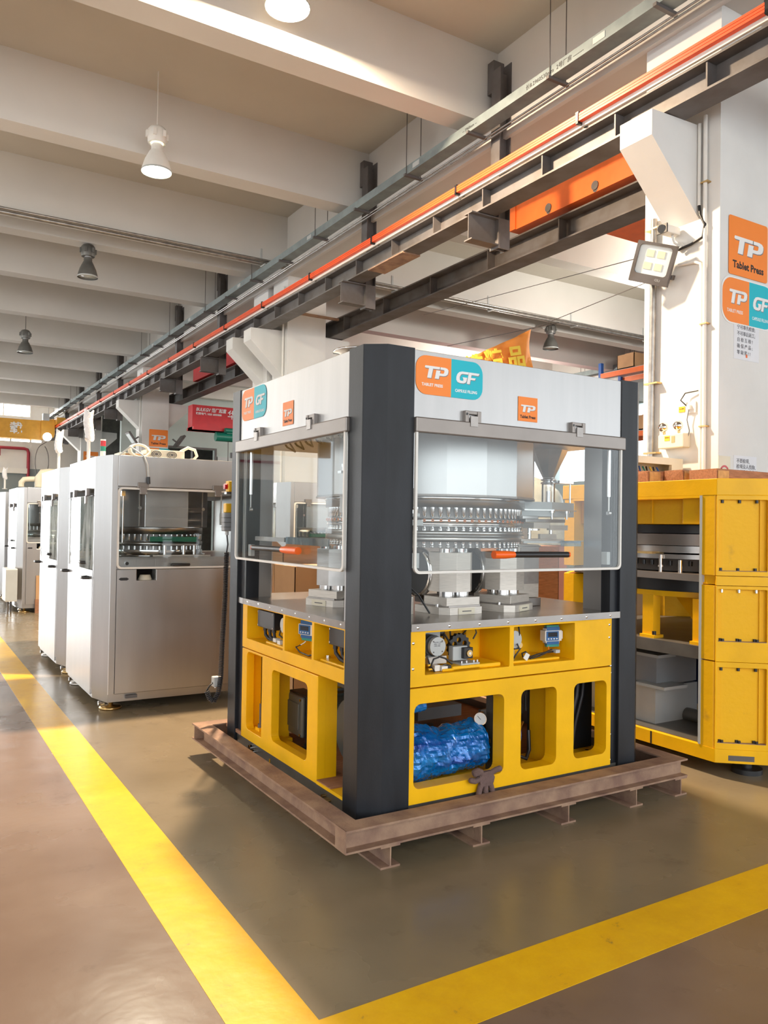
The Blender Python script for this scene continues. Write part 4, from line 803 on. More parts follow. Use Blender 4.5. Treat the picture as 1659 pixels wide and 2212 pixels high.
# funnel, clamp, tube, lever with ball
fn = MB().lathe([(.118, 1.985), (.108, 1.96), (.036, 1.812)], 3.475, 3.72, 8, 0, sm=False).build('hopper_funnel', 'mach', mp)
MB().lathe([(.036, 1.812), (.036, 1.806), (.048, 1.804), (.048, 1.795), (.036, 1.793), (.036, 1.787), (.048, 1.785), (.05, 1.775), (.036, 1.772)], 3.475, 3.72, 20, 0).build('clamp_collar', 'chrome', mp)
MB().box(3.51, 3.635, 3.66, 3.70, 1.776, 1.796).build('clamp_lever', 'chrome', mp, .003)
MB().lathe([(.042, 1.772), (.042, 1.652)], 3.475, 3.72, 20, 0).build('feed_tube', 'clear', mp); MB().cyl((3.475, 3.72, 1.65), (3.475, 3.72, 1.73), .016, 14).build('tube_core', 'chrome', mp)
MB().cyl((3.622, 3.68, 1.782), (3.622, 3.68, 1.65), .006, 8).build('lever_rod', 'chrome', mp); MB().ball((3.622, 3.68, 1.632), .022, 14).build('lever_ball', 'blackp', mp)
# second funnel visible through the side door
MB().lathe([(.030, 1.80), (.030, 1.775)], 1.98, 3.62, 16, 0).box(1.93, 2.06, 3.60, 3.64, 1.765, 1.778).box(1.95, 2.06, 3.605, 3.635, 1.80, 1.815).build('clamp_lever', 'chrome', mp)
MB().cyl((1.985, 3.56, 1.77), (1.985, 3.56, 1.64), .006, 8).build('lever_rod', 'chrome', mp); MB().ball((1.985, 3.56, 1.625), .021, 14).build('lever_ball', 'blackp', mp)
MB().prism([(2.02, 3.78), (2.10, 3.56), (2.26, 3.48), (2.35, 3.6), (2.15, 3.85)], 1.565, 1.652, 'z').build('feeder_body', 'dull', mp, .003)
MB().box(2.03, 2.14, 3.44, 3.62, 1.50, 1.515).box(2.05, 2.16, 3.50, 3.55, 1.515, 1.545).build('feeder_bracket', 'lgrey', mp)
MB().box(2.06, 2.20, 3.24, 3.33, 1.50, 1.525).box(2.08, 2.2, 3.27, 3.30, 1.545, 1.56).build('feeder_bracket', 'lgrey', mp); MB().cyl((2.15, 3.29, 1.53), (2.15, 3.29, 1.63), .006, 8).cyl((2.15, 3.29, 1.625), (2.15, 3.29, 1.635), .018, 8).build('thumb_screw', 'chrome', mp)
for a in (3.28, 3.33): MB().cyl((2.20, a+.06, 1.55), (2.20, a+.06, 1.60), .012, 10).build('guide_pin', 'chrome', mp)
# sensor brackets, oil cylinder and cables near the front left corner
MB().cyl((2.17, 3.40, 1.04), (2.17, 3.40, 1.33), .032, 16).build('oil_cylinder', 'blackp', mp); MB().cyl((2.27, 3.47, 1.04), (2.27, 3.47, 1.13), .028, 16).build('lube_cup', 'pale', mp)
MB().tube([(2.13, 3.34, 1.36), (2.14, 3.33, 1.28), (2.18, 3.34, 1.2), (2.27, 3.37, 1.14), (2.33, 3.36, 1.05)], .005, 6).tube([(2.17, 3.35, 1.38), (2.19, 3.33, 1.30), (2.15, 3.33, 1.23), (2.12, 3.34, 1.24)], .004, 6).build('sensor_cable', 'blackp', mp)
MB().box(2.17, 2.21, 3.36, 3.38, 1.355, 1.39).build('sensor_block', 'brass', mp)
for k in range(4): MB().box(2.09+k*.035, 2.11+k*.035, 3.36, 3.38, 1.33+.01*k, 1.37).build('sensor_holder', 'mach', mp)
MB().cyl((2.10, 3.24, 1.04), (2.10, 3.24, 1.09), .008, 8).cyl((2.10, 3.24, 1.09), (2.10, 3.24, 1.10), .02, 8).build('knob_screw', 'chrome', mp)
# pale blue acrylic strips
MB().box(3.19, 3.34, 3.30, 3.31, 1.395, 1.425).box(3.19, 3.34, 3.28, 3.31, 1.424, 1.428).build('acrylic_strip', 'clearblue', mp)
MB().box(2.93, 3.36, 3.325, 3.335, 1.412, 1.424).build('strip_rail', 'lgrey', mp)
MB().box(1.86, 1.87, 3.60, 4.12, 1.385, 1.425).build('acrylic_strip', 'clearblue', mp); MB().box(1.85, 1.86, 4.12, 4.55, 1.395, 1.42).build('strip_rail', 'dull', mp)
# cables tucked under the cabinet floor
for k in range(6):
    y = 3.6+k*.14; MB().tube([(1.95, y, 1.985), (1.97+.01*k, y+.06, 1.955-.004*k), (2.0, y+.13, 1.965), (2.02, y+.2, 1.985)], .006, 6).build('loom_cable', ['blackp', 'shadowgrey'][k % 2], mp)
# polished cover ring on the roof
MB().lathe([(.115, 2.322), (.115, 2.395), (.15, 2.40), (.15, 2.41), (.105, 2.412)], 2.05, 3.62, 40, 0).build('roof_collar', 'chrome', mp)
# ------------ electrics in the upper bays (front face)
def motor(x, z, y0=3.13, r=.052):
    t = MB().cyl((x, y0+.02, z), (x, y0+.13, z), r, 28).build('actuator_motor', 'blackp', mp)
    MB().cyl((x+.012, y0, z-.002), (x+.012, y0+.02, z-.002), r*.88, 28).build('motor_cap', 'lgrey', t)
    for k in range(4): MB().cyl((x+.012+.036*math.cos(k*PI/2+.8), y0-.002, z-.002+.036*math.sin(k*PI/2+.8)), (x+.012+.036*math.cos(k*PI/2+.8), y0, z-.002+.036*math.sin(k*PI/2+.8)), .0035, 8).build('cap_screw', 'dsteel', t)
    text('lettering', 'MODEL 130W\n50Hz  1.2A\n1300 r/min', .0085, (x-.012, y0-.0008, z+.016), R1, U1, 'shadowgrey', t, th=.0003)
    return t
MB().box(2.140, 2.285, 3.20, 3.215, .852, .990).build('motor_plate', 'lgrey', mp, .003)
motor(2.21, .92); 
gear = [( (.062+(.006 if (k//2) % 2 else 0))*math.cos(k*PI/32), (.062+(.006 if (k//2) % 2 else 0))*math.sin(k*PI/32)) for k in range(64)]
g2 = [(2.405+a, .895+b) for a, b in gear]
gl_ = [g2]+[[(2.405+.035*math.cos(c)+.014*math.cos(t*PI/5), .895+.035*math.sin(c)+.014*math.sin(t*PI/5)) for t in range(10)] for c in (.5, 1.7, 2.7)]
MB().plate(gl_, 3.20, 3.222, 'y').build('gear_wheel', 'blackp', mp)
MB().box(2.335, 2.425, 3.16, 3.20, .835, .905).build('gear_case', 'lgrey', mp, .004); MB().box(2.385, 2.440, 3.135, 3.16, .845, .90).build('sensor_flange', 'blackp', mp, .003)
MB().cyl((2.415, 3.128, .872), (2.415, 3.137, .872), .017, 20).build('sensor_ring', 'brass', mp); MB().cyl((2.415, 3.126, .872), (2.415, 3.129, .872), .007, 12).build('sensor_eye', 'chrome', mp)
MB().box(2.355, 2.47, 3.12, 3.22, .8185, .826).build('bracket_foot', 'lgrey', mp)
for x in (2.365, 2.395, 2.44, 2.462): MB().cyl((x, 3.13, .826), (x, 3.13, .838), .006, 6).build('hex_bolt', 'chrome', mp)
MB().box(2.20, 2.31, 3.18, 3.21, .825, .86).build('bracket_foot', 'pale', mp)
def wires(pts_list, m='blackp', r=.0045):
    for p in pts_list: MB().tube(p, r, 6).build('wire', m, mp)
wires([[(2.135, 3.13, .80), (2.128, 3.125, .86), (2.15, 3.12, .885), (2.17, 3.125, .84), (2.185, 3.13, .805)], [(2.22, 3.12, .868), (2.19, 3.118, .862), (2.175, 3.12, .83), (2.2, 3.125, .80)], [(2.22, 3.12, .872), (2.26, 3.12, .86), (2.30, 3.12, .83)], [(2.30, 3.19, .97), (2.33, 3.19, .93), (2.36, 3.2, .90)], [(2.44, 3.25, .93), (2.47, 3.23, .975), (2.50, 3.2, .985), (2.51, 3.2, .96), (2.49, 3.2, .93)], [(2.35, 3.26, .99), (2.35, 3.26, .93)], [(2.38, 3.25, .99), (2.385, 3.25, .92)]])
MB().cyl((2.20, 3.25, .975), (2.33, 3.25, .965), .02, 12).build('cable_sleeve', 'blackp', mp)
MB().box(2.205, 2.235, 3.13, 3.16, .80, .828).box(2.24, 2.275, 3.12, 3.15, .80, .822).build('connector', 'offwhite', mp); MB().box(2.275, 2.295, 3.12, 3.16, .80, .825).build('connector', 'blackp', mp)
MB().box(2.165, 2.185, 3.12, 3.13, .81, .818).box(2.16, 2.175, 3.12, 3.13, .83, .838).build('cable_marker', 'yb', mp)
MB().box(2.52, 2.60, 3.30, 3.33, .80, .99).build('bay_post', 'yellow', mp)
# bay 2
m2_ = MB().cyl((2.70, 3.16, .92), (2.70, 3.27, .92), .05, 24).build('actuator_motor', 'blackp', mp); MB().cyl((2.715, 3.14, .92), (2.715, 3.16, .92), .045, 24).build('motor_cap', 'lgrey', m2_)
MB().box(2.745, 2.795, 3.18, 3.22, .86, .905).build('sensor_flange', 'blackp', mp, .003); MB().cyl((2.78, 3.172, .882), (2.78, 3.181, .882), .015, 16).build('sensor_ring', 'brass', mp)
MB().box(2.661, 2.72, 3.15, 3.28, .815, .865).build('gear_case', 'dull', mp)
wires([[(2.72, 3.13, .90), (2.735, 3.125, .87), (2.71, 3.13, .84), (2.70, 3.14, .815)], [(2.73, 3.13, .985), (2.745, 3.14, .95), (2.74, 3.15, .92)], [(2.74, 3.2, .99), (2.75, 3.2, .95)], [(2.80, 3.14, .82), (2.86, 3.13, .835), (2.93, 3.14, .84), (2.98, 3.15, .85)], [(2.81, 3.13, .816), (2.88, 3.135, .825), (2.94, 3.15, .835), (3.0, 3.15, .838)], [(2.76, 3.13, .83), (2.745, 3.12, .85), (2.77, 3.12, .856), (2.79, 3.13, .845)]])
MB().prism([(2.755, .825), (2.775, .852), (2.80, .838), (2.78, .808)], 3.12, 3.123, 'y').build('cable_label', 'offwhite', mp)
MB().box(2.99, 3.02, 3.13, 3.16, .832, .848).build('connector', 'lgrey', mp)
wires([[(2.985, 3.18, .862), (2.975, 3.17, .85), (2.98, 3.165, .84)]], 'so', .003)
def amplifier(o, R, U, parent, sx=1.2):
    """DIN-rail display module, o is its lower left front corner; R, U unit vectors, N outward"""
    R = Vector(R); U = Vector(U); F = frame(o, R, U) @ Matrix.Diagonal((sx, .92, 1, 1))
    b = MB().box(0, .088, 0, .062, -.05, 0).box(.008, .080, -.012, .074, -.04, -.006).xform(F).build('display_module', 'offwhite', parent, .002)
    MB().box(.010, .078, .062, .082, -.03, -.004).xform(F).build('terminal_block', 'bluepanel', b); MB().box(.012, .076, .080, .092, -.03, -.008).xform(F).build('terminal_block', 'tgreen', b)
    MB().box(.012, .076, -.020, -.002, -.03, -.004).xform(F).build('terminal_block', 'bluepanel', b); MB().box(.014, .078, -.034, -.018, -.03, -.008).xform(F).build('terminal_block', 'tgreen', b)
    MB().box(.006, .070, .004, .058, 0, .003).xform(F).build('front_panel', 'bluepanel', b); MB().box(.014, .062, .026, .052, .003, .004).xform(F).build('screen', 'screen', b)
    for k in range(4): MB().cyl((.016+k*.0145, .0145, .003), (.016+k*.0145, .0145, .0045), .0042, 10).xform(F).build('button', 'paper', b)
    MB().box(.088, .098, .01, .055, -.035, -.01).xform(F).build('rail_clip', 'offwhite', b)
    return b
amplifier((2.955, 3.175, .890), (.985, -.17, 0), (0, 0, 1), mp)
# ------------ electrics in the upper bays (side face)
def jbox(y0, y1, z0, z1, x=1.83, d=.07):
    b = MB().box(x, x+d, y0, y1, z0, z1).build('junction_box', 'blackp', mp, .004)
    for y in (y0+.012, y1-.012):
        for z in (z0+.012, z1-.012): MB().cyl((x-.003, y, z), (x, y, z), .005, 8).build('box_screw', 'chrome', b)
    return b
jbox(4.20, 4.44, .885, .985); jbox(3.30, 3.535, .90, .99, 1.84)
for k, y in enumerate((4.39, 4.32, 4.26)): MB().cyl((1.86, y, .885), (1.86, y, .865), .013, 10).build('cable_gland', 'blackp', mp); MB().tube([(1.86, y, .868), (1.86, y-.005, .84), (1.865, y-.04, .82), (1.87, y-.11, .812)], .010, 8).build('thick_cable', 'rubber', mp)
for k, y in enumerate((3.50, 3.43, 3.39)): MB().cyl((1.86, y, .90), (1.86, y, .88), .013, 10).build('cable_gland', 'blackp', mp); MB().tube([(1.86, y, .882), (1.86, y-.005, .86), (1.865, y-.045, .835), (1.87, y-.10, .825), (1.88, 3.285, .825)], .010, 8).build('thick_cable', 'rubber', mp)
MB().cyl((1.85, 4.08, .93), (1.95, 4.08, .93), .05, 22).build('actuator_motor', 'blackp', mp); MB().cyl((1.835, 4.08, .93), (1.85, 4.08, .93), .042, 22).build('motor_cap', 'lgrey', mp)
MB().tube([(1.84, 4.11, .92), (1.835, 4.13, .87), (1.85, 4.07, .845), (1.85, 4.02, .85)], .005, 6).build('wire', 'blackp', mp)
for y, z in ((4.19, .82), (4.13, .815), (4.05, .82)): MB().box(1.84, 1.87, y, y+.04, z, z+.02).build('connector', 'offwhite', mp)
amplifier((1.865, 3.945, .898), (.30, -.954, 0), (0, 0, 1), mp, 1.35)
wires([[(1.88, 3.88, .865), (1.87, 3.885, .855), (1.86, 3.90, .845)]], 'offwhite', .003); wires([[(1.86, 3.90, .845), (1.845, 3.93, .83), (1.84, 3.87, .812), (1.84, 3.76, .808), (1.85, 3.66, .835)]])
MB().cyl((1.86, 3.575, .82), (1.86, 3.575, .838), .014, 6).build('hex_bolt', 'chrome', mp)
# ------------ lower compartment
# main drive motor with cast terminal box
mo = MB().cyl((2.12, 4.16, .38), (2.55, 4.16, .38), .135, 32).build('drive_motor', 'motor', mp)
for k in range(14):
    a = k*2*PI/14; MB().box(2.14, 2.50, -.003, .003, .132, .148).xform(Matrix.Translation((0, 4.16, .38)) @ Matrix.Rotation(a, 4, 'X')).build('cooling_fin', 'motor', mo)
MB().box(1.99, 2.09, 4.085, 4.325, .275, .515).build('terminal_box', 'blackp', mp, .008); tbx = MB().box(1.965, 1.99, 4.09, 4.32, .28, .51).build('terminal_box_lid', 'junction', mp, .010)
MB().box(1.958, 1.966, 4.125, 4.285, .32, .47).build('lid_boss', 'junction', tbx, .006)
for y in (4.107, 4.303):
    for z in (.297, .493): MB().cyl((1.958, y, z), (1.966, y, z), .008, 8).build('lid_screw', 'chrome', tbx)
MB().tube([(2.02, 4.11, .28), (2.0, 4.08, .255), (2.0, 4.03, .24), (2.05, 3.96, .24)], .014, 8).build('thick_cable', 'rubber', mp)
MB().cyl((1.98, 4.02, .222), (1.98, 4.02, .245), .05, 12).cyl((1.98, 4.02, .245), (1.98, 4.02, .262), .03, 12).build('motor_foot', 'blackp', mp)
MB().box(2.10, 2.14, 3.50, 3.80, .30, .70).build('gearbox_flange', 'motor', mp); MB().cyl((2.02, 3.62, .42), (2.10, 3.62, .42), .17, 32).build('gearbox', 'motor', mp); MB().box(1.96, 2.08, 3.585, 3.70, .655, .735).build('cable_entry', 'motor', mp, .006)
MB().cyl((1.98, 3.40, .222), (1.98, 3.40, .30), .06, 14).cyl((1.96, 3.38, .30), (1.96, 3.38, .34), .02, 8).build('oil_pump', 'blackp', mp)
# large dark gear unit in the middle
MB().box(2.80, 3.14, 4.15, 4.35, .27, .345).build('oil_tray', 'grey', mp); MB().box(2.6, 3.3, 4.5, 4.7, .222, .30).build('floor_beam', 'wood2', mp)
MB().prism([(2.35, 3.75), (2.75, 3.85), (2.95, 4.2), (2.45, 4.3)], .225, .23, 'z').build('drip_sheet', 'base', mp)
MB().box(1.92, 1.96, 4.20, 4.24, .24, .26).build('bolt_pad', 'yellow', mp); MB().cyl((1.86, 4.44, .27), (1.86, 4.44, .42), .008, 8).cyl((1.86, 4.44, .27), (1.86, 4.44, .30), .016, 8).build('jack_bolt', 'dsteel', mp)
MB().box(1.84, 1.90, 4.41, 4.47, .262, .28).build('bolt_pad', 'yellow', mp)
# pressure gauges
def gauge(x, y, z, face, parent=mp):
    ax = Vector(face).normalized(); p = Vector((x, y, z))
    g = MB().cyl(p, p+ax*.03, .033, 26).build('pressure_gauge', 'chrome', parent); MB().cyl(p+ax*.0301, p+ax*.0315, .029, 26).build('gauge_face', 'offwhite', g)
    MB().box(-.001, .001, -.003, .02, 0, .001).xform(Matrix.Translation(p+ax*.0318) @ ax.to_track_quat('Z', 'Y').to_matrix().to_4x4() @ Matrix.Rotation(.8, 4, 'Z')).build('needle', 'sk', g)
    MB().cyl(p+ax*.015-Vector((0, 0, .03)), p+ax*.015-Vector((0, 0, .06)), .007, 8).build('gauge_stem', 'brass', g)
    return g
gauge(2.615, 3.28, .50, (-.75, -.6, 0)); MB().box(2.615, 2.635, 3.25, 3.28, .375, .44).box(2.59, 2.655, 3.25, 3.27, .372, .392).build('valve_body', 'brass', mp, .002); MB().box(2.565, 2.605, 3.25, 3.28, .395, .44).build('valve_coil', 'blackp', mp)
MB().cyl((2.565, 3.26, .382), (2.59, 3.26, .382), .009, 10).build('fitting', 'offwhite', mp); MB().tube([(2.565, 3.26, .382), (2.52, 3.3, .40), (2.46, 3.36, .42), (2.40, 3.5, .40)], .004, 6).build('copper_pipe', 'brass', mp)
gauge(2.735, 3.22, .505, (-.1, -1, .1)); MB().box(2.725, 2.745, 3.20, 3.22, .40, .46).build('valve_body', 'brass', mp, .002)
MB().cyl((2.80, 3.36, .30), (2.80, 3.36, .44), .10, 28).build('oil_reservoir', 'blackp', mp); MB().tube([(2.73, 3.21, .405), (2.78, 3.24, .405), (2.85, 3.25, .415), (2.89, 3.27, .45)], .006, 8).build('copper_pipe', 'brass', mp)
MB().prism([(2.835, .325), (2.865, .325), (2.850, .352)], 3.258, 3.262, 'y').build('warning_triangle', 'yb', mp); MB().cyl((2.895, 3.32, .37), (2.91, 3.31, .37), .035, 18).build('reservoir_cap', 'blue', mp)
MB().tube([(2.84, 3.24, .28), (2.88, 3.23, .262), (2.92, 3.25, .30), (2.93, 3.27, .4)], .01, 8).build('thick_cable', 'blackp', mp); MB().tube([(2.90, 3.30, .66), (2.93, 3.3, .58), (2.935, 3.3, .5)], .006, 8).build('thick_cable', 'blackp', mp)
MB().box(2.72, 3.02, 3.42, 3.44, .45, .50).build('cross_bar', 'base', mp)
# hoses wrapped in dark film in the right window
for k in range(5):
    x = 3.13+k*.045; MB().tube([(x-.03, 3.30, .24), (x-.02, 3.28, .40), (x+.02, 3.27, .55), (x+.06, 3.29, .70)], .014 if k % 2 else .010, 8).build('hose', 'rubber', mp)
MB().box(3.00, 3.48, 3.34, 3.36, .225, .735).build('inner_cover', 'blackp', mp); MB().cyl((3.30, 3.20, .222), (3.30, 3.20, .262), .012, 8).build('floor_bolt', 'chrome', mp)
MB().box(2.66, 2.70, 3.175, 3.30, .222, .737).build('inner_rib', 'base', mp); MB().box(3.00, 3.04, 3.175, 3.34, .222, .737).build('inner_rib', 'yellow', mp)
# fittings on the base side
MB().cyl((1.79, 4.44, .165), (1.812, 4.44, .165), .018, 8).cyl((1.79, 4.39, .155), (1.812, 4.39, .155), .013, 8).build('base_fitting', 'chrome', mp)
for y in (3.49, 3.46, 3.44): MB().cyl((1.79, y, .165-.2*(3.49-y)), (1.812, y, .165-.2*(3.49-y)), .008, 8).build('base_nipple', 'brass', mp)
MB().box(1.808, 1.812, 4.175, 4.182, .13, .165).build('yellow_drip', 'yellow', mp)
# ------------ loose things in and on the press
fb = MB()
import mathutils.noise as mn
nx, nz = 80, 60
def fv(u, v):   # bundle surface
    a = v*2*PI
    x = 2.066+u*.53; n = mn.noise(Vector((u*9, v*9, 1.3)))*.022+mn.noise(Vector((u*9+v*30, v*44, 4)))*.011+mn.noise(Vector((u*40, v*30, 2)))*.005
    top = .128+.014*math.sin(u*5+1)+n
    return (x+mn.noise(Vector((u*4, v*8, 9)))*.008, 3.32+(.13+n)*math.cos(a), .358+(top)*math.sin(a)*(1 if math.sin(a) > 0 else 1))
vs = [fv(i/nx, j/nz) for i in range(nx+1) for j in range(nz)]
fs = [(i*nz+j, (i+1)*nz+j, (i+1)*nz+(j+1) % nz, i*nz+(j+1) % nz) for i in range(nx) for j in range(nz)]
fb.add(vs, fs, False); fb.add(vs, [tuple(range(nz)), tuple(range(nx*nz, nx*nz+nz))])
o = fb.build('wrapped_bundle', 'film'); tag(o, 'crumpled blue plastic film bundle inside the lower left opening of the yellow frame', 'wrapped bundle')
fb = MB(); vs = [(2.11+i/14*.115, 3.25+.03*math.cos(j/10*2*PI)*(1+.3*mn.noise(Vector((i, j, 0)))), .60+.026*math.sin(j/10*2*PI)+i/14*.012*(1+.4*mn.noise(Vector((i*.7, j, 3))))) for i in range(15) for j in range(10)]
fb.add(vs, [(i*10+j, (i+1)*10+j, (i+1)*10+(j+1) % 10, i*10+(j+1) % 10) for i in range(14) for j in range(10)]).add(vs, [tuple(range(10)), tuple(range(140, 150))])
o = fb.build('wrapped_cable', 'film'); tag(o, 'small dark blue film-wrapped piece hanging in the upper corner of the large opening', 'wrapped cable')
# blue bottle standing on the sill beside the near column
t = thing('plastic_bottle', 'clear blue plastic bottle on the yellow sill beside the near black column', 'bottle', (1.86, 3.305, .216))
MB().lathe([(.001, .0), (.028, 0), (.030, .01), (.030, .06), (.026, .075), (.030, .09), (.030, .13), (.014, .165), (.012, .18)], 1.845, 3.305, 20, .217).build('body', 'clearblue', t); MB().cyl((1.845, 3.305, .397), (1.845, 3.305, .412), .014, 12).build('cap', 'blue', t)
MB().cyl((1.845, 3.305, .29), (1.845, 3.305, .325), .0305, 20, caps=False).build('label_band', 'sc', t); MB().cyl((1.845, 3.305, .222), (1.845, 3.305, .27), .026, 18).build('liquid', 'blue', t)
# glove hanging over the lower edge of the large opening
t = thing('work_glove', 'brown knitted work glove draped over the yellow frame edge above the skid', 'glove', (2.47, 3.06, .22))
def chain(name, pts, rads, m, parent):
    me = bpy.data.meshes.new(name); o_ = WLOC[parent.name]; me.from_pydata([(p[0]-o_[0], p[1]-o_[1], p[2]-o_[2]) for p in pts], [(i, i+1) for i in range(len(pts)-1)], [])
    ob = bpy.data.objects.new(name, me); col.objects.link(ob); ob.parent = parent; WLOC[ob.name] = o_
    sk_ = ob.modifiers.new('skin', 'SKIN'); 
    if not me.skin_vertices: me.attributes
    for i, r in enumerate(rads): me.skin_vertices[0].data[i].radius = (r[0], r[1]) if isinstance(r, tuple) else (r, r)
    me.skin_vertices[0].data[0].use_root = True
    ss = ob.modifiers.new('sub', 'SUBSURF'); ss.levels = 2; ss.render_levels = 2; me.materials.append(M[m]); return ob
def limb(m, pts, r0, r1, n=10, flat_=.6):
    m.tube(pts, lambda t: r0+(r1-r0)*t if t < .95 else r1*.72, n)
g = MB()
yg = 3.066
palm = [(2.432, .300), (2.505, .302), (2.522, .268), (2.516, .245), (2.505, .232), (2.445, .232), (2.434, .245), (2.426, .27)]
g.prism(palm, yg-.012, yg+.008, 'y')
gb = g.build('palm', 'glove', t, .008)
for nm, pts, r0, r1 in (('finger', [(2.448, yg, .245), (2.432, yg-.004, .21), (2.424, yg-.003, .178)], .0145, .0135), ('finger', [(2.474, yg, .240), (2.472, yg-.003, .19), (2.474, yg-.002, .142)], .0145, .0130),
                        ('finger', [(2.503, yg+.001, .240), (2.516, yg, .20), (2.522, yg, .160)], .0145, .0130), ('finger', [(2.440, yg-.002, .270), (2.405, yg-.006, .263), (2.380, yg-.004, .270)], .0135, .0135),
                        ('finger', [(2.445, yg, .295), (2.425, yg+.0, .305), (2.405, yg, .300)], .019, .019), ('thumb', [(2.505, yg, .288), (2.535, yg-.004, .300), (2.560, yg-.002, .302)], .0135, .0145)):
    k = MB(); ps = []
    for i in range(len(pts)-1):
        for s in range(4): ps.append(Vector(pts[i]).lerp(Vector(pts[i+1]), s/4))
    ps.append(Vector(pts[-1])); d = (ps[-1]-ps[-2]).normalized(); ps += [ps[-1]+d*.006, ps[-1]+d*.010]
    n_ = len(ps); k.tube(ps, (lambda t, r0=r0, r1=r1, n_=n_: (r1*.55 if t > .999 else (r1*.88 if t > 1-1.6/n_ else r0+(r1-r0)*t))), 12); k.build(nm, 'glove', t)
# pendant button box and coiled cable on the rear left column
t = thing('pendant_control', 'grey pendant control with yellow button on a long black coiled cable', 'pendant control', (1.80, 4.93, .4))
MB().box(1.775, 1.835, 4.89, 4.95, 1.445, 1.565).build('housing', 'grey', t, .006); MB().box(1.785, 1.83, 4.895, 4.945, 1.565, 1.625).build('button_block', 'yb', t, .006)
for z in (1.53, 1.50, 1.47): MB().box(1.772, 1.838, 4.887, 4.953, z, z+.004).build('rib', 'lampgrey', t)
MB().cyl((1.805, 4.92, 1.445), (1.805, 4.92, 1.42), .012, 10).build('gland', 'lgrey', t)
MB().tube([(1.805, 4.92, 1.42), (1.812, 4.92, 1.36), (1.805, 4.92, 1.31)], .005, 6).build('straight_cable', 'blackp', t)
pts = []; path = [(1.805, 4.92, 1.31), (1.800, 4.92, 1.0), (1.790, 4.93, .70), (1.785, 4.93, .50), (1.775, 4.94, .40), (1.745, 4.94, .345), (1.715, 4.94, .37), (1.695, 4.94, .42)]
pv = [Vector(p) for p in path]; L_ = [0]
for i in range(len(pv)-1): L_.append(L_[-1]+(pv[i+1]-pv[i]).length)
tot = L_[-1]; nturn = 96; N_ = nturn*7
for i in range(N_+1):
    s = tot*i/N_; k = max(j for j in range(len(pv)-1) if L_[j] <= s+1e-9); f = (s-L_[k])/(L_[k+1]-L_[k]); c_ = pv[k].lerp(pv[k+1], f); d = (pv[k+1]-pv[k]).normalized()
    a_ = Vector((0, 1, 0)); b_ = d.cross(a_).normalized(); ph = 2*PI*i/7; pts.append(c_+(a_*math.cos(ph)+b_*math.sin(ph))*.014)
MB().tube(pts, .0042, 5).build('coiled_cable', 'rubber', t)
MB().box(1.745, 1.79, 4.95, 5.0, .435, .50).build('plug_body', 'lgrey', t, .006); MB().box(1.79, 1.805, 4.955, 4.995, .44, .495).cyl((1.765, 4.975, .425), (1.765, 4.975, .437), .006).build('plug_pins', 'offwhite', t); MB().tube([(1.695, 4.94, .42), (1.72, 4.95, .45), (1.745, 4.97, .46)], .005, 6).build('plug_lead', 'blackp', t)
t = thing('emergency_stop', 'yellow box with red mushroom button on top of the pendant bar', 'stop button', (1.8, 4.93, 1.72)); MB().box(1.80, 1.86, 4.89, 4.95, 1.70, 1.77).build('box', 'yb', t, .005); MB().box(1.86, 1.885, 4.89, 4.95, 1.70, 1.77).build('box_base', 'grey', t, .004); MB().cyl((1.80, 4.92, 1.735), (1.78, 4.92, 1.735), .018).build('button', 'redlens', t)
MB().box(1.79, 1.90, 4.90, 4.94, 1.685, 1.70).box(1.885, 1.90, 4.89, 4.93, 1.42, 1.70).build('bracket', 'mach', t)
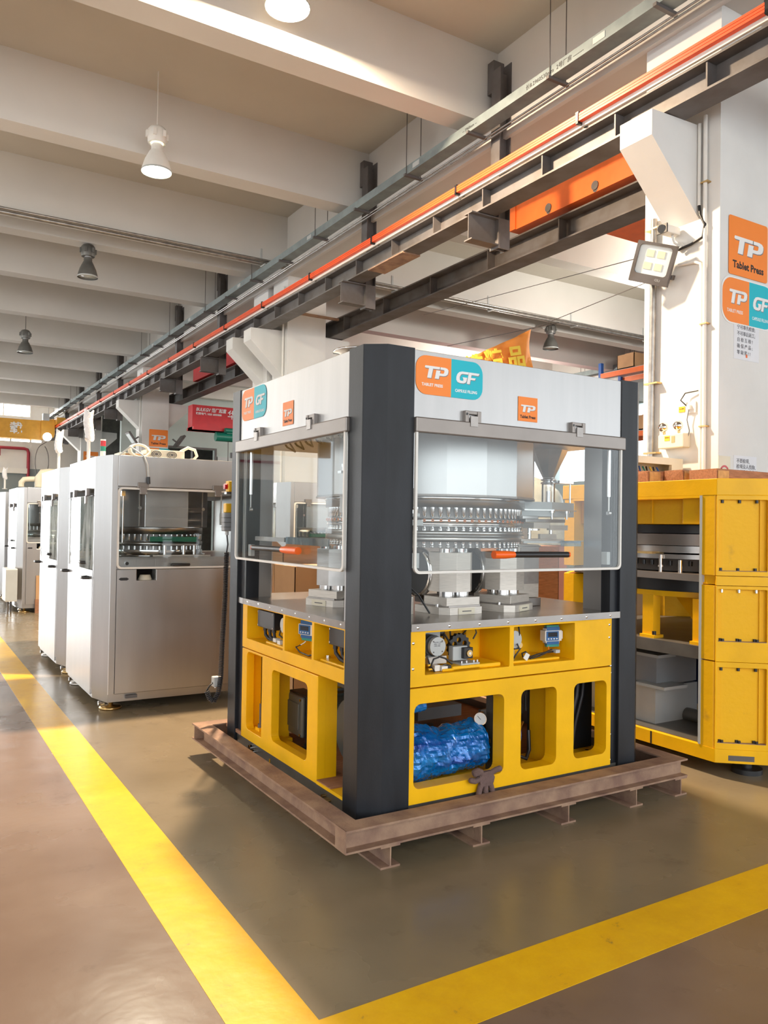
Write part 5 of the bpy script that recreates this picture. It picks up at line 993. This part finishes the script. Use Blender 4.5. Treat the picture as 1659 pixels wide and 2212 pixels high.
# ================================================================== stainless presses
def make_press(label, loc, full=True, group='stainless tablet presses in rows'):
    t = lthing('tablet_press', label, 'machine', loc)
    Wd, D, Ht = 1.42, 1.41, 2.02
    MB().prism([(.07, 0), (0.0, .28), (0.0, .30), (.05, .30), (.12, .02), (.12, 0)], .142, Ht, 'z').build('corner_panel', 'steel2', t, .004)
    MB().prism([(Wd-.07, 0), (Wd, .28), (Wd, .30), (Wd-.05, .30), (Wd-.12, .02), (Wd-.12, 0)], .142, Ht, 'z').build('corner_panel', 'steel2', t, .004)
    MB().prism([(.075, .03), (.01, .28), (.01, D-.05), (.1, D-.01), (Wd-.08, D-.01), (Wd-.01, D-.2), (Wd-.01, .28), (Wd-.08, .03)], .075, .145, 'z').build('plinth', 'steel2', t)
    MB().box(.12, Wd-.12, 0.0, .02, 1.775, Ht).build('top_panel', 'steel2', t, .003)
    d = MB().plate([[(.122, .142), (1.298, .142), (1.298, 1.117), (.43, 1.117), (.43, 1.03), (.275, 1.03), (.275, 1.117), (.122, 1.117)]], -.004, .016, 'y').build('lower_door', 'steel2', t, .003)
    MB().box(.272, .433, .016, .12, 1.02, 1.03).box(.272, .276, .016, .12, 1.03, 1.2).box(.429, .433, .016, .12, 1.03, 1.2).build('discharge_recess', 'mach', t)
    MB().lathe([(.055, 1.031), (.04, 1.07), (.035, 1.07)], .36, .07, 18, 0).build('discharge_chute', 'cream', t)
    MB().prism([(.135, 1.043), (.15, 1.054), (.20, 1.054), (.215, 1.043), (.20, 1.032), (.15, 1.032)], -.008, -.003, 'y').build('latch', 'blackp', d)
    # left side: upper window frame, lower door
    MB().box(0, .02, .30, D-.02, 1.76, Ht).build('top_panel', 'steel2', t, .003)
    MB().box(-.004, .016, .305, D-.02, .10, 1.10).build('side_door', 'steel2', t, .004)
    MB().box(0, .02, D-.02, D, .1, Ht).box(Wd-.02, Wd, .3, D, .1, Ht).box(.02, Wd-.02, D-.015, D, .1, 1.15).box(.02, Wd-.02, D-.015, D, 1.72, Ht).build('rear_shell', 'steel2', t)
    MB().prism([(.075, .01), (.01, .29), (.01, D-.01), (Wd-.01, D-.01), (Wd-.01, .28), (Wd-.075, .01)], Ht-.012, Ht, 'z').build('roof', 'steel2', t)
    MB().prism([(.12, .02), (.02, .30), (.02, D-.02), (Wd-.02, D-.02), (Wd-.02, .3), (Wd-.12, .02)], 1.19, 1.215, 'z').build('table_plate', 'mach', t)
    MB().prism([(.12, .03), (.02, .30), (.02, D-.02), (Wd-.02, D-.02), (Wd-.02, .3), (Wd-.12, .03)], 1.76, 1.775, 'z').build('inner_ceiling', 'mach', t)
    MB().box(.122, 1.298, .02, .035, 1.12, 1.20).build('window_sill', 'steel2', t)
    # front window door
    f = MB().plate([rr(.118, 1.302, 1.122, 1.768, .035, 5), rr(.132, 1.288, 1.137, 1.752, .026, 5)], -.012, .004, 'y').build('window_seal', 'offwhite', t)
    MB().box(.13, 1.29, -.002, .002, 1.137, 1.752).build('window_pane', 'glass', f)
    for x in (.31, .93):
        h = MB().box(x-.045, x+.045, -.022, -.004, 1.765, 1.81).box(x-.028, x+.028, -.024, -.010, 1.715, 1.775).build('hinge', 'taupe', t, .003)
        for a in (-.025, .025):
            MB().cyl((x+a, -.026, 1.725+.0), (x+a, -.022, 1.725), .008, 8).build('hinge_screw', 'mach', h)
    g = MB().tube([(.555, -.012, 1.152), (.56, -.032, 1.152), (.69, -.032, 1.152), (.695, -.012, 1.152)], .011, 8).build('door_handle', 'blackp', t)
    MB().cyl((.165, .03, 1.735), (.165, .03, 1.33), .008, 10).box(.15, .18, .015, .04, 1.70, 1.74).build('gas_strut', 'chrome', t); MB().cyl((.97, .02, 1.75), (.97, .02, 1.50), .007, 8).cyl((.97, .02, 1.58), (.97, .02, 1.48), .012, 8).build('gas_strut', 'lgrey', t)
    # curved side window
    n = 10; ys = [.31+i*(D-.34)/n for i in range(n+1)]; m = MB(); vs = []
    for i, y in enumerate(ys):
        b = -.045*math.sin(PI*i/n); vs += [(b, y, 1.105), (b, y, 1.70), (b+.004, y, 1.105), (b+.004, y, 1.70)]
    fs = []
    for i in range(n):
        a, b = i*4, i*4+4; fs += [(a, b, b+1, a+1), (a+2, a+3, b+3, b+2)]
    m.add(vs, fs, True); sw_ = m.build('side_window', 'glass2', t)
    MB().box(-.012, .004, .30, D-.02, 1.70, 1.706).build('window_rod', 'dsteel', t)
    for y in (.50, 1.05): MB().box(-.028, -.0, y-.03, y+.03, 1.705, 1.77).box(-.034, -.012, y-.02, y+.02, 1.64, 1.705).build('hinge', 'taupe', t, .003)
    for y, z in ((.50, 1.152), (.42, 1.03), (1.36, 1.035)): MB().tube([(-.0, y, z), (-.045, y, z), (-.048, y+.10, z), (-.0, y+.10, z)], .013, 8).build('side_handle', 'blackp', t)
    # inner works
    cx, cy = .56, .62
    MB().prism([(cx+.47*math.cos(k*PI/4+PI/8), cy+.47*math.sin(k*PI/4+PI/8)) for k in range(8)], 1.455, 1.76, 'z').build('drum_housing', 'steel2', t, .003)
    for x in (.33, .86): MB().box(x-.003, x+.003, .17, .186, 1.46, 1.76).build('housing_joint', 'dull', t); MB().cyl((x, .15, 1.61), (x, .18, 1.61), .014, 10).build('housing_latch', 'chrome', t)
    MB().lathe([(.43, 1.45), (.43, 1.395), (.40, 1.395)], cx, cy, 48, 0).build('cam_ring', 'mach', t)
    MB().lathe([(.42, 1.333), (.43, 1.33), (.43, 1.30), (.40, 1.298)], cx, cy, 48, 0).build('die_table', 'mach', t)
    MB().lathe([(.43, 1.262), (.43, 1.225), (.45, 1.222), (.45, 1.215)], cx, cy, 48, 0).build('lower_ring', 'chrome', t)
    MB().cyl((cx, cy, 1.21), (cx, cy, 1.45), .37, 48).build('turret_core', 'dull', t)
    a_ = MB().lathe([(.0115, .055), (.0115, .01), (.007, 0)], 0, 0, 8, 0); b_ = MB().lathe([(.0115, .03), (.0115, .0)], 0, 0, 8, 0)
    if full:
        ma, mb_ = meshof(a_, 'punch', 'chrome'), meshof(b_, 'punch', 'chrome')
        for k in range(52):
            a = 2*PI*k/52
            if math.sin(a) < .35 or math.cos(a) < -.3:
                share('punch', ma, t, (cx+.415*math.cos(a), cy+.415*math.sin(a), 1.338)); share('punch', mb_, t, (cx+.415*math.cos(a), cy+.415*math.sin(a), 1.266))
        MB().prism([(.42, .17), (.80, .13), (.84, .22), (.46, .24)], 1.335, 1.375, 'z').build('green_guard', 'greenplastic', t)
        MB().box(.50, .80, .10, .20, 1.305, 1.318).build('feeder_shelf', 'mach', t)
        for x in (.53, .69, .78): MB().cyl((x, .13, 1.215), (x, .13, 1.305), .014, 10).build('shelf_post', 'chrome', t)
        MB().box(.42, .90, .06, .16, 1.216, 1.228).build('table_tray', 'pale', t)
        MB().cyl((.20, .016, 1.165), (.20, .004, 1.165), .014, 12).build('knob', 'chrome', t)
    else:
        m = MB()
        for k in range(40):
            a = 2*PI*k/40; m.cyl((cx+.415*math.cos(a), cy+.415*math.sin(a), 1.335), (cx+.415*math.cos(a), cy+.415*math.sin(a), 1.395), .011, 5)
        o = m.build('punches', 'chrome', t); o['kind'] = 'stuff'
    for x, y in ((.13, .16), (.10, D-.14), (Wd-.14, .14), (Wd-.14, D-.14)):
        fz = MB().lathe([(0, 0), (.085, 0), (.088, .012), (.075, .025), (.02, .03), (.02, .08)], x, y, 20, 0).build('levelling_foot', 'brass' if x < .3 and y < .3 else 'mach', t)
        if x < .3: MB().cyl((x-.10, y-.02, .055), (x-.055, y-.02, .055), .018, 10).build('castor', 'chrome', t)
    if full: MB().box(.21, .30, .0, .02, .10, .125).build('plinth_latch', 'dsteel', t)
    return t
P2 = make_press('nearest stainless steel press, just behind the main press, with a fan unit on its roof', (1.33, 6.405, 0))
P3 = copy_tree(P2); P3['label'] = 'second stainless steel press, narrow in view behind the nearest one'; P3.location = (1.33, 8.14, 0)
P4 = make_press('stainless steel press further left with beige plastic pipes on top', (1.60, 13.85, 0), False)
P5 = copy_tree(P4); P5['label'] = 'farthest stainless steel press at the left edge of the photo'; P5.location = (1.60, 16.5, 0)
P6 = copy_tree(P2); P6['label'] = 'stainless steel press seen through the main press left door glass'; P6.location = (4.05, 9.0, 0)
# ---- things on the near stainless press
def wrapped_pole(x, y, z0, zt, zw, label, s=1):
    t = thing('signal_pole', label, 'signal lamp', (x, y, z0))
    MB().cyl((x, y, z0), (x, y, zw+.02), .016, 10).cyl((x, y, z0), (x, y, z0+.01), .04, 12).build('pole', 'offwhite', t)
    n, mz = 14, 22; vs = []
    for j in range(mz+1):
        v = j/mz
        for i in range(n):
            a = 2*PI*i/n; r = .036*s+.006*mn.noise(Vector((math.cos(a)*2, math.sin(a)*2, v*14+x*9)))+(.008 if j == mz and i % 3 else 0)*0
            vs.append((x+r*math.cos(a)+.008*math.sin(v*5+y), y+r*math.sin(a), zw-.02+(zt-zw)*v+(.02*math.sin(a*2+1) if j in (0, mz) else 0)))
    fs = [(j*n+i, j*n+(i+1) % n, (j+1)*n+(i+1) % n, (j+1)*n+i) for j in range(mz) for i in range(n)]
    m = MB().add(vs, fs, True); m.add(vs, [tuple(range(n)), tuple(range(mz*n, mz*n+n))]); m.build('bubble_wrap', 'bubble', t); return t
wrapped_pole(1.42, 7.45, 2.02, 2.50, 2.245, 'bubble-wrapped signal pole on the nearest stainless press, tallest in view', 1.15)
wrapped_pole(1.47, 9.35, 2.02, 2.51, 2.28, 'bubble-wrapped signal pole on the second stainless press', 1.1)
wrapped_pole(1.50, 15.0, 2.02, 2.40, 2.22, 'small wrapped signal pole on the press at the left edge', 1.0)
t = thing('signal_tower', 'small red, green and white stack light on the nearest stainless press', 'signal lamp', (1.545, 7.45, 2.02))
for z0, z1, mm, nm in ((2.02, 2.05, 'lgrey', 'foot'), (2.05, 2.13, 'offwhite', 'base_tube'), (2.13, 2.175, 'green', 'green_lens'), (2.175, 2.225, 'redlens', 'red_lens'), (2.225, 2.238, 'offwhite', 'cap')): MB().cyl((1.545, 7.45, z0), (1.545, 7.45, z1), .024, 16).build(nm, mm, t)
t = thing('fan_unit', 'beige twin fan unit lying on the roof of the nearest stainless press', 'fan unit', (1.8, 6.65, 2.02))
MB().box(1.72, 2.04, 6.62, 6.80, 2.021, 2.10).build('case', 'cream', t, .004)
for x in (1.80, 1.93):
    MB().plate([[(x+.045*math.cos(a), 2.062+.032*math.sin(a)) for a in [k*PI/12 for k in range(24)]]], 6.612, 6.62, 'y').build('fan_opening', 'dsteel', t)
    for r in (.013, .022, .031): MB().tube([(x+r*1.4*math.cos(a), 6.610, 2.062+r*math.sin(a)) for a in [k*PI/10 for k in range(20)]], .0025, 4, close=True).build('fan_grille', 'cream', t)
MB().box(1.50, 1.74, 6.62, 6.80, 2.021, 2.06).build('duct_box', 'cream', t, .004); MB().box(1.55, 1.70, 6.615, 6.62, 2.03, 2.055).build('label_plate', 'card', t)
MB().box(2.02, 2.35, 6.55, 6.75, 2.021, 2.032).build('loose_panel', 'offwhite', t)
t = thing('coiled_hose', 'coil of cream hose on the roof of the nearest stainless press beside the fans', 'hose', (1.66, 6.6, 2.05))
MB().tube([(1.66+(.07+.004*k/8)*math.cos(k*.5), 6.60+.03*math.sin(k*.5)+.0006*k, 2.08+.055*math.sin(k*.5)) for k in range(40)], .010, 8).build('hose', 'cream', t)
t = thing('hose_loop', 'loop of cream hose standing up at the right of the fan unit', 'hose', (2.07, 6.68, 2.03)); MB().tube([(1.98, 6.66, 2.05), (2.02, 6.66, 2.10), (2.08, 6.66, 2.135), (2.14, 6.66, 2.12), (2.16, 6.66, 2.07), (2.13, 6.66, 2.035), (2.09, 6.66, 2.028)], .013, 8).build('hose', 'cream', t)
t = thing('loose_cable', 'grey cable with black plug hanging over the front of the nearest stainless press', 'cable', (1.63, 6.4, 1.9))
MB().tube([(1.50, 6.60, 2.035), (1.56, 6.50, 2.10), (1.60, 6.44, 2.06), (1.64, 6.385, 2.02), (1.665, 6.375, 1.95), (1.675, 6.375, 1.85)], .007, 8).build('cable', 'lgrey', t); MB().cyl((1.675, 6.375, 1.855), (1.678, 6.372, 1.80), .014, 10).build('plug', 'blackp', t)
# ---- things around the far presses
t = thing('vent_pipe', 'beige plastic elbow pipes on top of the far left press', 'pipe', (1.8, 13.8, 2.05)); MB().tube([(1.64, 13.98, 2.03), (1.64, 13.98, 2.10), (1.68, 13.98, 2.15), (1.76, 13.98, 2.16), (2.0, 13.98, 2.17)], .045, 10).tube([(1.90, 13.92, 2.03), (1.90, 13.92, 2.18), (1.95, 13.92, 2.26), (2.05, 13.92, 2.27), (2.3, 13.92, 2.26)], .07, 12).build('pipe', 'cream', t)
t = thing('side_cabinet', 'white box cabinet against the side of the far left press', 'cabinet', (1.5, 14.1, .2)); MB().box(1.42, 1.59, 13.75, 14.25, .20, .72).build('body', 'offwhite', t, .01); MB().box(1.425, 1.585, 13.744, 13.75, .22, .70).build('door', 'lgrey', t); MB().box(1.45, 1.48, 13.8, 13.83, 0, .2).box(1.53, 1.56, 14.15, 14.18, 0, .2).build('stand', 'dsteel', t)
cb = MB().box(1.87, 2.10, 13.80, 13.83, .22, .60).build('cardboard_sheet', 'card'); tag(cb, 'orange-brown cardboard sheet leaning on the front of the far left press', 'cardboard')
cb2 = MB().box(1.86, 2.14, 13.77, 13.83, 0, .22).build('wooden_block', 'wood'); tag(cb2, 'low timber block under the leaning cardboard sheet', 'timber')
# ================================================================== yellow octagonal frame on the right
yf = thing('press_frame', 'unfinished yellow cast press frame with open decks, to the right of the main press', 'machine', (5.08, 3.74, 0))
X0, X1_, Y0, Y1 = 4.262, 5.90, 2.862, 4.624
cyf = (Y0+Y1)/2; cxf = (X0+X1_)/2
def fx(p): return [(2*cxf-a, b) for a, b in p]
def fy(p): return [(a, 2*cyf-b) for a, b in p]
pil = [(4.264, 3.20), (4.264, 3.10), (4.30, 3.068), (4.545, 2.886), (4.64, 2.886), (4.64, 3.0), (4.40, 3.20)]
secs = ((.20, .662, 'lower'), (.82, 1.141, 'mid'), (1.25, 1.687, 'upper'))
for q, n_ in ((pil, 1), (fx(pil), 0), (fy(pil), 0), (fx(fy(pil)), 0)):
    for z0, z1, nm in ((.167, .694, 0), (.702, 1.160, 0), (1.223, 1.715, 0)): MB().prism(q, z0, z1, 'z').build('corner_pillar', 'yellow2', yf)
octo = [(4.262, 3.081), (4.522, 2.862), (5.64, 2.862), (5.90, 3.081), (5.90, 4.405), (5.64, 4.624), (4.522, 4.624), (4.262, 4.405)]
oin = [(4.45, 3.20), (4.62, 3.05), (5.54, 3.05), (5.72, 3.20), (5.72, 4.29), (5.54, 4.44), (4.62, 4.44), (4.45, 4.29)]
MB().plate([octo, oin], 1.715, 1.818, 'z').build('top_ring', 'yellow', yf, .003)
for z0, z1 in ((.085, .167),): MB().prism(octo, z0, z1, 'z').build('bottom_plate', 'yellow', yf, .003)
MB().box(4.30, 5.86, 3.2, 4.29, .167, .172).build('bottom_deck', 'base', yf)
MB().prism([(4.285, 3.19), (4.285, 4.30), (4.6, 4.60), (5.6, 4.60), (5.88, 4.3), (5.88, 3.2), (5.6, 2.9), (4.6, 2.95)], 1.174, 1.217, 'z').build('deck_plate', 'taupe', yf)
MB().prism([(4.285, 3.19), (4.285, 4.30), (4.6, 4.60), (5.6, 4.60), (5.88, 4.3), (5.88, 3.2), (5.6, 2.9), (4.6, 2.95)], .690, .770, 'z').build('deck_plate', 'base', yf)
MB().box(4.258, 4.275, 3.185, 3.20, .172, 1.715).build('edge_strip', 'lgrey', yf); MB().box(4.262, 4.28, 3.20, 4.30, 1.70, 1.716).build('edge_strip', 'yellow', yf)
# facing plates of the corner faces, with recessed panels and bolts
A, B = Vector((4.262, 3.081, 0)), Vector((4.522, 2.862, 0)); Rr = (B-A).normalized(); Ln = (B-A).length
FA = frame(A, Rr, (0, 0, 1))
for z0, z1, h0, h1 in ((.167, .696, .204, .664), (.698, 1.160, .82, 1.140), (1.163, 1.219, 0, 0), (1.222, 1.715, 1.25, 1.687)):
    lo = [rr(0, Ln, z0, z1)]
    if h1: lo.append(rr(.012, Ln-.045, h0, h1, .006))
    MB().plate(lo, -.026, 0, 'z').xform(FA).build('corner_face', 'yellow', yf, .002)
    if h1:
        MB().box(.008, .30, h0-.0, h0+.004, -.03, -.001).xform(FA).build('ledge', 'rust', yf)
        MB().box(.255, .262, h0, h1, -.03, -.018).xform(FA).build('panel_seam', 'yellow2', yf)
        for k in range(3):
            x = .035+k*.10
            MB().cyl((x, h1-.001, -.014), (x, h1-.020, -.014), .0095, 10).xform(FA).build('cap_bolt', 'blackp' if h0 > 1 or h0 < .5 else 'chrome', yf)
            MB().cyl((x-.006, h0+.004, -.018), (x-.006, h0+.020, -.018), .0095, 10).xform(FA).build('cap_bolt', 'blackp', yf)
            if h0 < 1: MB().cyl((x+.006, h0+.004, -.007), (x+.006, h0+.018, -.007), .0095, 10).xform(FA).build('cap_bolt', 'blackp', yf)
        for z in (h1-.075, h0+.08): MB().cyl((.111, z, -.024), (.111, z, -.0225), .008, 12).xform(FA).build('tapped_hole', 'lgrey', yf)
MB().box(.078, .228, .100, .132, -.002, .0008).xform(FA).build('fork_slot', 'dsteel', yf)
MB().box(4.29, 4.64, 3.10, 3.2, 1.165, 1.22).build('seam_filler', 'yellow', yf)
for z0, z1 in ((.167, 1.16), (1.22, 1.72)):
    MB().plate([rr(4.522, 5.64, z0, z1), rr(4.75, 5.45, z0+.1, z1-.1, .03)], 2.864, 2.90, 'y').build('front_frame', 'yellow', yf)
# contents of the openings
MB().box(4.33, 5.7, 3.23, 4.28, 1.535, 1.70).build('upper_housing', 'yellow2', yf); MB().box(4.30, 4.36, 3.21, 3.36, 1.535, 1.715).build('housing_lug', 'yellow', yf, .004); MB().box(4.325, 4.33, 3.62, 3.63, 1.54, 1.70).build('weld_seam', 'yellow', yf)
cX, cY = 5.05, 3.74
for r, z0, z1, mm in ((.70, 1.475, 1.53, 'blackp'), (.72, 1.395, 1.470, 'taupe'), (.69, 1.345, 1.39, 'mach'), (.72, 1.305, 1.335, 'mach'), (.66, 1.222, 1.305, 'dsteel')): MB().cyl((cX, cY, z0), (cX, cY, z1), r, 64).build('turret_ring', mm, yf)
kb = meshof(MB().cyl((0, 0, -.01), (0, 0, .022), .014, 8), 'ring_bolt', 'blackp')
for k in range(26):
    a = PI*.62+k*.03*PI; share('ring_bolt', kb, yf, (cX+.69*math.cos(a), cY+.69*math.sin(a), 1.27))
MB().cyl((4.36, 3.42, 1.217), (4.36, 3.42, 1.30), .015, 12).build('guide_pin', 'chrome', yf); MB().cyl((4.34, 3.56, 1.217), (4.34, 3.56, 1.33), .013, 12).cyl((4.34, 3.56, 1.25), (4.34, 3.56, 1.262), .02, 8).build('guide_pin', 'chrome', yf); MB().box(4.30, 4.42, 3.60, 3.95, 1.335, 1.35).build('sensor_bar', 'brass', yf)
MB().cyl((cX, cY, 1.09), (cX, cY, 1.172), .70, 64).build('turret_ring', 'blackp', yf); MB().cyl((cX, cY, 1.055), (cX, cY, 1.09), .72, 64).build('yellow_ring', 'yellow', yf)
for x, y in ((4.36, 3.26), (4.36, 3.66), (4.40, 4.2), (5.6, 3.3), (5.6, 4.2)):
    lg = MB().box(x-.03, x+.04, y-.05, y+.04, .79, 1.06).box(x-.045, x+.05, y-.07, y+.05, .770, .79).build('support_leg', 'yellow', yf); MB().cyl((x-.02, y-.05, .79), (x-.02, y-.05, .815), .014, 8).build('foot_bolt', 'blackp', lg)
MB().prism([(3.44, 1.055), (3.62, 1.055), (3.44, .88)], 4.55, 4.57, 'x').build('gusset', 'yellow', yf); MB().box(4.62, 4.64, 3.28, 3.48, .79, 1.0).build('grey_plate', 'grey', yf)
MB().box(4.42, 4.86, 3.66, 4.28, .172, .42).build('grey_cabinet', 'lgrey', yf); MB().box(4.44, 4.86, 3.67, 4.28, .43, .62).build('grey_cabinet', 'grey', yf); MB().box(4.36, 4.6, 3.54, 3.80, .425, .445).build('cabinet_flap', 'lgrey', yf); MB().box(4.42, 4.6, 3.64, 4.2, .62, .64).build('cabinet_flap', 'lgrey', yf)
MB().box(4.92, 4.95, 3.1, 4.2, .25, .69).build('blue_panel', 'deepblue', yf); MB().cyl((4.75, 3.2, .2), (4.75, 4.2, .2), .05, 14).build('bottom_pipe', 'base', yf)
for x, y in ((4.52, 3.04), (5.62, 3.04), (4.55, 4.45), (5.62, 4.45)): MB().cyl((x, y, 0), (x, y, .03), .09, 22).cyl((x, y, .03), (x, y, .085), .03, 12).build('rubber_foot', 'blackp', yf)
MB().box(4.2605, 4.2625, 3.556, 3.568, .086, .166).build('plate_joint', 'sk', yf)
# timbers on top
for x0, x1, y0, y1, z1, lb in ((4.70, 4.98, 3.98, 4.40, 1.935, 'short brown timber on the yellow frame, leftmost'), (4.86, 5.12, 3.80, 3.96, 1.938, 'short timber with pale end grain on the yellow frame, in the middle'), (4.86, 5.86, 3.52, 3.74, 1.930, 'long brown timber beam on the yellow frame, rightmost')):
    t = thing('timber_plank', lb, 'timber', ((x0+x1)/2, (y0+y1)/2, 1.8185)); m = MB().box(x0, x1, y0, y1, 1.8185, z1)
    m.v = [(a+random.uniform(-.006, .006), b+random.uniform(-.006, .006), c+(random.uniform(-.005, .003) if c > 1.85 else 0)) for a, b, c in m.v]; b_ = m.build('beam', 'wood', t); MB().box(x0+.01, x0+.13, y0-.008, y0-.006, 1.825, z1-.01).build('end_grain', 'wood2', t)
# ================================================================== cartons and clutter behind the main press
def carton(x, y, z, w, d, h, label, rz=0, open_=False, lbl=False, mm='card'):
    t = lthing('cardboard_box', label, 'box', (x, y, z), rz, group='cardboard cartons behind the main press')
    MB().box(0, w, 0, .006, 0, h).box(0, w, d-.006, d, 0, h).box(0, .006, 0, d, 0, h).box(w-.006, w, 0, d, 0, h).box(0, w, 0, d, 0, .006).build('walls', mm, t)
    if open_:
        MB().prism([(0, h), (-.13, h+.12), (-.127, h+.125), (.004, h+.005)], 0, d, 'y').prism([(w, h), (w+.14, h+.10), (w+.14, h+.105), (w-.004, h+.005)], 0, d, 'y').build('flap', 'card', t)
        MB().prism([(0, h), (-.12, h+.07), (-.12, h+.075), (0, h+.005)], 0, w, 'x').build('flap', 'card', t)
    else: MB().box(0, w, 0, d, h, h+.006).build('lid', mm, t); MB().box(0, w, d/2-.03, d/2+.03, h+.0061, h+.0066).build('tape', 'cream', t)
    if lbl: MB().box(.1*w, .32*w, -.001, 0, .5*h, .8*h).build('printed_mark', 'card2', t)
    return t
carton(2.64, 6.10, 0, .75, .25, .88, 'tall carton standing behind the table of the main press, lowest of the pile')
carton(2.62, 5.62, .0, .62, .40, 1.16, 'large brown carton showing below the left door of the main press')
t = carton(2.74, 6.12, .888, .55, .22, .40, 'open carton with spread flaps on top of the pile behind the left door', open_=True)
carton(4.42, 5.25, 0, .70, .55, .72, 'brown carton on the floor behind the main press, seen through the right door', 0, mm='card2')
carton(4.44, 5.27, .73, .62, .5, .60, 'stacked carton with printed mark seen through the right door glass', 0, lbl=True, mm='wood')
t = thing('machine_shell', 'brown sheet metal cover with terracotta edge seen through the right door of the main press', 'machine part', (4.9, 6.9, 0)); MB().box(4.55, 5.6, 6.3, 7.2, 0, 1.62).build('body', 'taupe', t); MB().box(4.54, 5.61, 6.29, 7.21, 1.62, 1.70).build('top_edge', 'terr', t)
t = thing('wrapped_load', 'rounded bulk load under cloudy plastic sheet behind the right door of the main press', 'wrapped load', (5.6, 5.9, 0))
m = MB(); n, mz = 24, 12; vs = []
for j in range(mz+1):
    ph = PI/2*j/mz
    for i in range(n):
        a = 2*PI*i/n; r = math.cos(ph)**.6; k = 1+.06*mn.noise(Vector((math.cos(a)*3, math.sin(a)*3, j*.5))); vs.append((6.45+.62*r*k*math.cos(a), 7.4+.6*r*k*math.sin(a), 1.3+.80*math.sin(ph)*k))
m.add(vs, [(j*n+i, j*n+(i+1) % n, (j+1)*n+(i+1) % n, (j+1)*n+i) for j in range(mz) for i in range(n)], True); m.build('sheet', 'plast', t); MB().box(6.1, 6.85, 7.0, 7.8, 0, 1.32).build('load', 'terr', t)
t = thing('notice_board', 'cream board on legs seen through the left door glass of the main press', 'board', (3.0, 7.9, 0)); MB().box(2.95, 3.35, 7.9, 7.94, 1.35, 1.95).build('panel', 'cream', t); MB().box(2.98, 3.01, 7.91, 7.93, 0, 1.35).box(3.29, 3.32, 7.91, 7.93, 0, 1.35).build('leg_pair', 'lgrey', t)
bl = MB().tube([(7.6, 24.5, 0), (7.6, 24.5, 3.2)], .12, 10).build('gas_cylinder_rack', 'blue'); tag(bl, 'slim blue upright seen between the far column and the green hoist', 'post')
